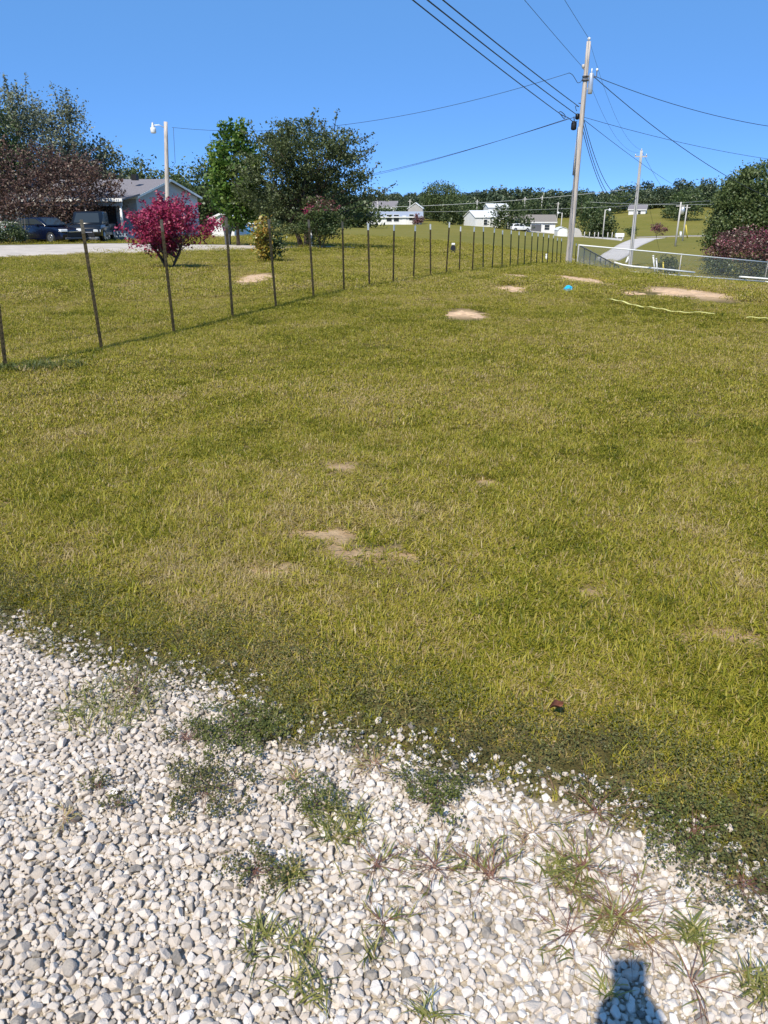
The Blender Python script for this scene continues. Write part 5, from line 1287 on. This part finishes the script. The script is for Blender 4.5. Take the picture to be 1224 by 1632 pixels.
# ================================================================= SMALL POLES, LAMPS, MARKERS
def small_pole(px, Y, top_row, label, r=.14, can=False, lamp=0, m='pole_grey', name='utility_pole', cat='utility pole', base_row=None):
    b = onY(px, Y) if base_row is None else at(px, base_row, Y)
    h = rowz(px, top_row, Y) - b.z; lean = (px - 612) / 3461 * .0
    e = thing(name, b, label, cat); mb = MB(); mb.tube([(0, 0, -.5), (0, 0, h * .5), (0, 0, h)], [r, r * .85, r * .7], 8); mb.build('shaft', M[m], e)
    if can:
        mb = MB(); mb.lathe([(.1, -.5), (.26, -.45), (.26, .4), (.1, .5)], (.34, -.05, h - 1.1), 10); mb.build('transformer', M['alu'], e)
    if lamp:
        mb = MB(); mb.tube([(0, 0, h - .2), (lamp * .4, 0, h), (lamp * .9, 0, h)], .05, 6); mb.build('arm', M['galv'], e)
        mb = MB(); mb.lathe([(.1, .2), (.22, .1), (.24, -.25), (.1, -.3)], (lamp * .9, 0, h), 10); mb.build('lamp_head', M['lamp_glass'], e)
    elif name == 'utility_pole':
        mb = MB(); mb.box((0, 0, h - .5), (1.2, .12, .12)); mb.build('crossarm', M['pole_grey'], e)
    return e
small_pole(1076, 112, 322, 'grey utility pole with white can on the right valley slope', .14, True)
small_pole(1087.5, 150, 326, 'thin pole just right of the pole with the white can', .14)
small_pole(960, 165, 334, 'yard lamp pole right of the tall pole in the valley', .13, lamp=1.0, name='yard_light', cat='street lamp')
small_pole(893, 185, 339, 'yard lamp pole above the white arched shed', .13, lamp=-1.0, name='yard_light', cat='street lamp')
small_pole(834, 240, 314, 'distant pole above the yellow green tree', .17); small_pole(861, 240, 312, 'distant pole right of another above the carport house', .17)
small_pole(887, 245, 322, 'short distant pole left of the tall pole', .17); small_pole(759, 250, 318, 'distant pole left of the white barn', .17)
small_pole(602, 225, 314, 'distant pole left of the ranch house roof', .15); small_pole(653, 240, 318, 'distant pole behind the ranch house roof', .15)
def stake(px, r0, r1, Y, label, m='white', r=.03, name='marker_stake', lean=0.0, cat='stake'):
    a = at(px, r0, Y); b = at(px + lean, r1, Y)
    e = thing(name, a, label, cat); mb = MB(); mb.tube([Vector((0, 0, -.3)), (b - a)], r, 8); mb.build('shaft', M[m], e)
    mb = MB(); mb.lathe([(r * 1.25, -.02), (r * 1.25, .03), (r * .4, .05)], (b - a), 8); mb.build('cap', M[m], e); return e
stake(497, 397, 368, G(497, 397).y, 'white marker post standing behind the sixth fence post', r=.085, lean=-3)
stake(1045, 429, 408, 46, 'left one of two white stakes beyond the chain-link fence', lean=-4, r=.045)
stake(1049, 429, 413, 46.5, 'right one of two white stakes beyond the chain-link fence', lean=-3, r=.04)
stake(1058, 429.5, 419, 46, 'short yellow stake by the small shrub', 'yellow_tube', lean=-1, r=.04)
stake(1096, 377, 358, 150, 'yellow guy marker on the right valley road', 'yellow_tube', lean=-3, r=.12)
stake(996, 419, 409, 70, 'leaning white pipe beside the second pole', lean=6, r=.09)
stake(871, 421, 406, 44, 'white stub stake behind the far posts', r=.05)
stake(1085, 376, 369, 155, 'white plate on a short stake by the cross road', r=.2)
# round sign in the field
sP = onY(722, 40); e = thing('field_marker', sP, 'dark oval marker with white cap standing in the field behind the posts', 'sign')
top = rowz(722, 388, 40) - sP.z
mb = MB(); mb.tube([(0, .02, -.2), (0, .02, top - .2)], .02, 6); mb.build('stake', M['galv'], e)
mb = MB(); mb.prism([(.13 * math.cos(t), 0, top - .30 + .25 * math.sin(t)) for t in np.linspace(0, 2 * math.pi, 20)[:-1]], (0, .05, 0)); mb.build('plate', M['door_dark'], e)
mb = MB(); mb.box((0, .02, top - .03), (.17, .08, .10)); mb.build('cap', M['white'], e, .02)
# mailbox beside the drive
mY = G(366, 391).y; mP = onY(366, mY); e = thing('mailbox', mP, 'dark grey plastic mailbox on a flared post behind the fence row', 'mailbox')
hM = rowz(366, 344, mY) - mP.z; wM = pxm(20, mY)
mb = MB()
prof = [(-wM * .30, -.2), (-wM * .36, hM * .42), (-wM * .5, hM * .68), (-wM * .5, hM * .93), (-wM * .42, hM * .985), (0, hM), (wM * .42, hM * .985), (wM * .5, hM * .93), (wM * .5, hM * .68), (wM * .22, hM * .5), (wM * .08, hM * .30), (wM * .06, -.2)]
mb.prism([(x, -.11, z) for x, z in prof], (0, .22, 0)); mb.build('post_body', M['dark_grey'], e, .03)
mb = MB(); mb.box((wM * .53, 0, hM * .82), (.02, .19, hM * .24)); mb.build('door', M['black'], e, .008)
mb = MB(); mb.tube([(wM * .44, -.06, hM * .62), (wM * .24, -.115, hM * .47), (wM * .13, -.115, hM * .3), (wM * .11, -.115, -.1)], .03, 6); mb.build('bracket', M['black'], e)
mb = MB(); mb.box((-wM * .44, -.122, hM * .8), (.03, .015, hM * .2)); mb.build('flag', M['alu'], e)
# wooden fence posts far
WP = ['left of the six', 'second from the left of six', 'third from the left of six', 'third from the right of six', 'second from the right of six', 'right of the six']
for i, px in enumerate((931, 939, 947, 953, 968, 975)):
    b = onY(px, 172); mb = MB(); mb.tube([(0, 0, -.3), (0, 0, 1.25)], [.09, .08], 6); o = mb.build('wood_post', M['pole_grey']); o.location = b
    tag(o, 'weathered wooden post across the valley, ' + WP[i] + ' below the dark tree', 'fence post', 'wooden posts across the valley')

# ================================================================= CARS
def car(name, P, rz, label, paint, prof, Lc, W, wb, wr=.33, cabin=None, seed=0, group=None):
    """prof: side outline (x along length 0..Lc, z) of lower body ; cabin: outline of the glasshouse; +x is the front"""
    e = thing(name, P, label, 'car', group, rz)
    def loft(pr, halfs, nm, m, bev):
        # sections across the width: 5 slices with inset
        mb = MB(); n = len(pr); vs = []
        cx = sum(p[0] for p in pr) / n; cz = sum(p[1] for p in pr) / n
        for y, s, dzc in halfs:
            for x, z in pr: vs.append((cx + (x - cx) * s - Lc / 2, y, cz + (z - cz) * (1 - (1 - s) * .6) + dzc))
        fs = [tuple(range(n))[::-1], tuple((len(halfs) - 1) * n + i for i in range(n))]
        for k in range(len(halfs) - 1):
            for i in range(n): fs.append((k * n + i, k * n + (i + 1) % n, (k + 1) * n + (i + 1) % n, (k + 1) * n + i))
        mb.add(vs, fs, True); o = mb.build(nm, M[m], e, bev)
        return o
    h = W / 2
    loft(prof, [(-h, .93, 0), (-h * .93, .985, 0), (-h * .6, 1, 0), (h * .6, 1, 0), (h * .93, .985, 0), (h, .93, 0)], 'body', paint, .02)
    ch = h * .90
    loft(cabin, [(-ch, .90, 0), (-ch * .86, .97, .015), (0, 1, .03), (ch * .86, .97, .015), (ch, .90, 0)], 'roof', paint, .02)
    # side and end glass set just proud of the cabin
    n = len(cabin); cx = sum(p[0] for p in cabin) / n; cz = sum(p[1] for p in cabin) / n
    for s in (-1, 1):
        mb = MB(); pts = [(cx + (x - cx) * .80 - Lc / 2, s * (ch + .004), cz + .01 + (z - cz) * .66) for x, z in cabin]; mb.prism(pts, (0, s * .012, 0)); sd = mb.build('side_window', M['pane'], e)
        mb = MB(); zz0 = min(p[1] for p in pts) if False else None
        xs = [p[0] for p in pts]; zs = [p[2] for p in pts]
        xm = (min(xs) + max(xs)) / 2
        mb.box((xm, s * (ch + .014), (min(zs) + max(zs)) / 2), (.07, .02, max(zs) - min(zs))); mb.build('pillar', M[paint], sd)
    # windscreen: from cabin front edge
    (x0, z0), (x1, z1) = cabin[-1], cabin[-2]
    def screen(pa, pb, nm):
        a_ = Vector((pa[0] - Lc / 2, 0, pa[1])); b_ = Vector((pb[0] - Lc / 2, 0, pb[1])); d = (b_ - a_); nrm = Vector((d.z, 0, -d.x)).normalized()
        if nrm.z < 0: nrm = -nrm
        p = a_ + d * .12 + nrm * .03; q = a_ + d * .90 + nrm * .03
        mb = MB(); mb.add([p + Vector((0, -ch * .86, 0)), p + Vector((0, ch * .86, 0)), q + Vector((0, ch * .74, 0)), q + Vector((0, -ch * .74, 0))] + [v - nrm * .03 for v in (p + Vector((0, -ch * .86, 0)), p + Vector((0, ch * .86, 0)), q + Vector((0, ch * .74, 0)), q + Vector((0, -ch * .74, 0)))], [(0, 1, 2, 3), (7, 6, 5, 4), (0, 4, 5, 1), (1, 5, 6, 2), (2, 6, 7, 3), (3, 7, 4, 0)]); mb.build(nm, M['pane'], e)
    screen(cabin[-1], cabin[-2], 'windscreen'); screen(cabin[0], cabin[1], 'rear_window')
    for x in (Lc / 2 - wb[0], -Lc / 2 + wb[1]):
        for s in (-1, 1):
            mb = MB(); mb.lathe([(wr * .62, -.11), (wr * .92, -.12), (wr, -.08), (wr, .08), (wr * .92, .12), (wr * .62, .11)], (x, s * (h - .10), wr), 22, 'Y'); wl_ = mb.build('wheel', M['tyre'], e)
            mb = MB(); mb.lathe([(wr * .60, -.03), (wr * .64, .0), (wr * .60, .03)], (x, s * (h + .01), wr), 22, 'Y')
            for k in range(6):
                a = k * math.pi / 3; mb.box((x + math.cos(a) * wr * .35, s * (h + .025), wr + math.sin(a) * wr * .35), (wr * .5, .03, .05), 0, Matrix.Rotation(-a, 3, 'Y'))
            mb.lathe([(.05, -.03), (.06, .0), (.05, .03)], (x, s * (h + .02), wr), 10, 'Y'); mb.build('rim', M['rim'], wl_)
            mb = MB(); mb.lathe([(wr * 1.12, -.05), (wr * 1.14, 0), (wr * 1.12, .05)], (x, s * (h - .05), wr * 1.02), 22, 'Y'); mb.build('wheel_arch', M['black'], e)
    zf = prof[-2][1] if False else .68
    for s in (-1, 1):
        mb = MB(); mb.box((Lc / 2 - .16, s * h * .74, zf + .06), (.32, .42, .15), s * .35); mb.build('headlight', M['headlight'], e, .03)
        mb = MB(); mb.box((-Lc / 2 + .10, s * h * .76, .85), (.16, .36, .16), -s * .3); mb.build('tail_light', M['red_light'], e, .03)
        mb = MB(); mb.box((Lc * .10, s * (h + .06), 1.02), (.18, .14, .13)); mb.build('mirror', M[paint], e, .03)
    mb = MB(); mb.box((Lc / 2 - .03, 0, .52), (.09, W * .62, .28)); gr = mb.build('grille', M['black'], e, .02)
    mb = MB(); mb.box((Lc / 2 + .0, 0, .30), (.07, W * .78, .12)); mb.build('bumper', M['dark_grey'], e, .02)
    mb = MB(); mb.box((Lc / 2 + .02, 0, .66), (.04, W * .5, .035)); mb.build('grille_bar', M['chrome'], gr)
    return e
SED = [(0.05, .35), (.0, .75), (.15, .98), (.9, 1.02), (2.9, 1.0), (3.9, .88), (4.5, .74), (4.65, .55), (4.6, .25), (3.9, .20), (.6, .22)]
SCAB = [(.65, .96), (1.35, 1.38), (2.4, 1.44), (2.75, 1.42), (3.45, .96)]
cpt = onY(74, 48.6)
car('blue_car', Vector((cpt.x, cpt.y, cpt.z)), R(-24), 'dark navy blue sedan parked under the purple tree', 'car_navy', SED, 4.65, 1.82, (.95, 1.0), .335, SCAB)
TRK = [(0.0, .45), (.0, 1.05), (1.9, 1.08), (4.3, 1.10), (5.15, 1.05), (5.3, .85), (5.3, .45), (4.9, .38), (.5, .38)]
TCAB = [(1.85, 1.06), (2.0, 1.78), (3.2, 1.82), (3.6, 1.78), (4.25, 1.08)]
tpt = onY(151, 51.3)
car('black_truck', Vector((tpt.x, tpt.y, tpt.z)), R(-82), 'black pickup truck with chrome bumper parked in front of the porch', 'car_black', TRK, 5.3, 1.95, (1.0, 1.15), .40, TCAB)
WSUV = [(0.0, .4), (.0, .95), (.2, 1.05), (2.9, 1.05), (4.2, .98), (4.6, .8), (4.65, .4), (4.2, .3), (.4, .3)]
WCAB = [(.1, 1.03), (.4, 1.62), (1.8, 1.70), (2.6, 1.66), (3.5, 1.03)]
wpt = onY(829, 192)
car('white_car', Vector((wpt.x, wpt.y, wpt.z)), R(8), 'white sport utility car parked before the carport house', 'car_white', WSUV, 4.65, 1.9, (.9, .9), .36, WCAB)

# small bushes beside the car
trp('low_shrub', 14, 389, 352, 52, LOW, 'dark leafy shrub at the left edge by the car', 'shrub', 'leaf_mid', nclump=70, per=40, leaf=.11, csize=.16, seed=61, stems=4, trunk_top=.5, trunk_r=.04, tint0=.3)
trp('bare_sapling', 40, 388, 344, 22, LOW, 'pale leafless sapling standing before the blue car', 'sapling', 'leaf_olive', nclump=14, per=5, leaf=.07, csize=.12, seed=62, stems=6, trunk_top=.95, trunk_r=.035, bark='bark_pale', spread=.12, limbs=12)
trp('low_shrub', -40, 390, 350, 70, LOW, 'leafy shrub just outside the left edge', 'shrub', 'leaf_mid', nclump=60, per=40, leaf=.12, csize=.2, seed=63, stems=4, trunk_top=.5, trunk_r=.04, tint0=.3)

# ================================================================= PHOTOGRAPHER (casts the shadow at the lower right)
M['skin'] = plain('skin', (.48, .30, .22), .5, vary=.08, scale=30)
M['shirt'] = plain('shirt', (.10, .13, .19), .85, vary=.12, scale=30, bump=.2, bscale=80)
M['jeans'] = plain('jeans', (.05, .08, .16), .85, vary=.18, scale=40, bump=.2, bscale=90)
M['hair'] = plain('hair', (.05, .032, .02), .6, vary=.3, scale=60)
M['shoe'] = plain('shoe', (.06, .06, .065), .7, vary=.1)
M['eye'] = plain('eye', (.7, .7, .7), .2, vary=.02)
rotP = Matrix.Rotation(-PITCH, 3, 'X')
phone = thing('phone', (0, 0, H), 'black phone held up behind the viewpoint', 'phone')
def PL(x, y, z): return rotP @ Vector((x, y, z))               # phone axes: x right, y away from the holder, z up the phone
mb = MB(); mb.box(PL(0, -.012, -.062), (.076, .009, .158), 0, rotP); mb.build('case', M['black'], phone, .004)
mb = MB(); mb.box(PL(0, -.0172, -.062), (.070, .001, .150), 0, rotP); mb.build('screen', M['pane'], phone)
pers = thing('person', (0, -.46, 0), 'person in dark shirt and jeans holding up a phone', 'person')
def skin(name, nodes, edges, m, root=0, sub=2, parent=pers):
    me = bpy.data.meshes.new(name); me.from_pydata([n[0] for n in nodes], edges, []); o = link(name, me, m, parent)
    s = o.modifiers.new('skin', 'SKIN'); s.use_smooth_shade = True
    for i, n_ in enumerate(nodes):
        sv = me.skin_vertices[0].data[i]; r = n_[1]; sv.radius = r if hasattr(r, '__len__') else (r, r); sv.use_root = (i == root)
    b = o.modifiers.new('sub', 'SUBSURF'); b.levels = sub; b.render_levels = sub
    return o
def W2P(v): return Vector(v) - Vector((0, -.46, 0))
# wrists sit at the lower sides of the phone
wL = W2P(Vector((0, 0, H)) + PL(-.062, -.035, -.172)); wR = W2P(Vector((0, 0, H)) + PL(.062, -.035, -.172))
eL = Vector((-.25, .12, 1.10)); eR = Vector((.25, .12, 1.10))
sL = Vector((-.185, -.02, 1.43)); sR = Vector((.185, -.02, 1.43))
body = [((0, -.02, .97), (.14, .10)), ((0, 0, 1.15), (.13, .09)), ((0, -.02, 1.34), (.15, .10)), ((0, -.02, 1.46), (.07, .06)), ((0, .0, 1.53), (.052, .055)), ((0, .02, 1.60), (.068, .085)), ((0, .02, 1.67), (.074, .095)), ((0, .01, 1.73), (.055, .07)),
        (sL, .055), (eL, .04), (eL.lerp(wL, .5), .036), (wL, .026), (sR, .055), (eR, .04), (eR.lerp(wR, .5), .036), (wR, .026),
        ((-.095, 0, .88), .09), ((-.10, .02, .50), .058), ((-.10, -.03, .10), .04), ((-.105, .08, .05), (.04, .03)), ((.095, 0, .88), .09), ((.10, .02, .50), .058), ((.10, -.03, .10), .04), ((.105, .08, .05), (.04, .03))]
bed = [(0, 1), (1, 2), (2, 3), (3, 4), (4, 5), (5, 6), (6, 7), (2, 8), (8, 9), (9, 10), (10, 11), (2, 12), (12, 13), (13, 14), (14, 15), (0, 16), (16, 17), (17, 18), (18, 19), (0, 20), (20, 21), (21, 22), (22, 23)]
skin('body', body, bed, M['skin'])
for s, w_ in ((-1, wL), (1, wR)):
    O = Vector((0, 0, H)) + PL(s * .062, -.035, -.172)
    pal = [(w_, .022), (W2P(Vector((0, 0, H)) + PL(s * .055, -.022, -.134)), (.024, .017)), (W2P(Vector((0, 0, H)) + PL(s * .050, -.012, -.108)), (.022, .014))]
    nodes = list(pal); edges = [(0, 1), (1, 2)]
    for k, (dz, ln) in enumerate(((.082, .030), (.097, .034), (.112, .031), (.125, .024))):   # four fingers wrap behind the phone
        i = len(nodes)
        nodes += [(W2P(Vector((0, 0, H)) + PL(s * .050, -.004, -dz)), .0095), (W2P(Vector((0, 0, H)) + PL(s * .041, .004, -dz + .004)), .009), (W2P(Vector((0, 0, H)) + PL(s * (.041 - ln), .003, -dz + .006)), .0075)]
        edges += [(2 if k < 2 else 1, i), (i, i + 1), (i + 1, i + 2)]
    i = len(nodes)
    nodes += [(W2P(Vector((0, 0, H)) + PL(s * .047, -.036, -.124)), .012), (W2P(Vector((0, 0, H)) + PL(s * .036, -.032, -.104)), .0105), (W2P(Vector((0, 0, H)) + PL(s * .022, -.028, -.094)), .009)]
    edges += [(1, i), (i, i + 1), (i + 1, i + 2)]
    skin('hand', nodes, edges, M['skin'])
skin('shirt', [((0, -.02, .84), (.172, .135)), ((0, -.01, .98), (.168, .128)), ((0, 0, 1.15), (.155, .112)), ((0, -.02, 1.34), (.172, .122)), ((0, -.02, 1.455), (.085, .075)), (sL, .07), (sL.lerp(eL, .6), .062), (sR, .07), (sR.lerp(eR, .6), .062)], [(0, 1), (1, 2), (2, 3), (3, 4), (3, 5), (5, 6), (3, 7), (7, 8)], M['shirt'])
skin('trousers', [((0, -.02, .97), (.150, .115)), ((-.097, 0, .84), .108), ((-.10, .02, .50), .076), ((-.10, -.03, .09), .062), ((.097, 0, .84), .108), ((.10, .02, .50), .076), ((.10, -.03, .09), .062)], [(0, 1), (1, 2), (2, 3), (0, 4), (4, 5), (5, 6)], M['jeans'])
skin('hair', [((0, -.045, 1.57), (.07, .05)), ((0, -.035, 1.65), (.088, .085)), ((0, -.015, 1.72), (.086, .095)), ((0, .0, 1.775), (.060, .075))], [(0, 1), (1, 2), (2, 3)], M['hair'])
for s in (-1, 1):
    skin('shoe', [((s * .10, -.06, .045), (.042, .042)), ((s * .103, .05, .04), (.045, .035)), ((s * .108, .15, .032), (.042, .026))], [(0, 1), (1, 2)], M['shoe'])
    mb = MB(); mb.lathe([(.004, -.012), (.011, -.006), (.012, 0), (.011, .006), (.004, .012)], (s * .032, .094, 1.635), 10, 'Y'); mb.build('eye', M['eye'], pers)
    mb = MB(); mb.lathe([(.006, -.012), (.018, -.006), (.02, .006), (.008, .012)], (s * .082, .015, 1.62), 10, 'X'); mb.build('ear', M['skin'], pers)
mb = MB(); mb.prism([(-.013, .105, 1.585), (.013, .105, 1.585), (.005, .107, 1.628), (-.005, .107, 1.628)], (0, .022, -.004)); mb.build('nose', M['skin'], pers, .006)
mb = MB(); mb.box((0, .108, 1.560), (.045, .01, .010)); mb.build('mouth', M['deadleaf'], pers, .004)
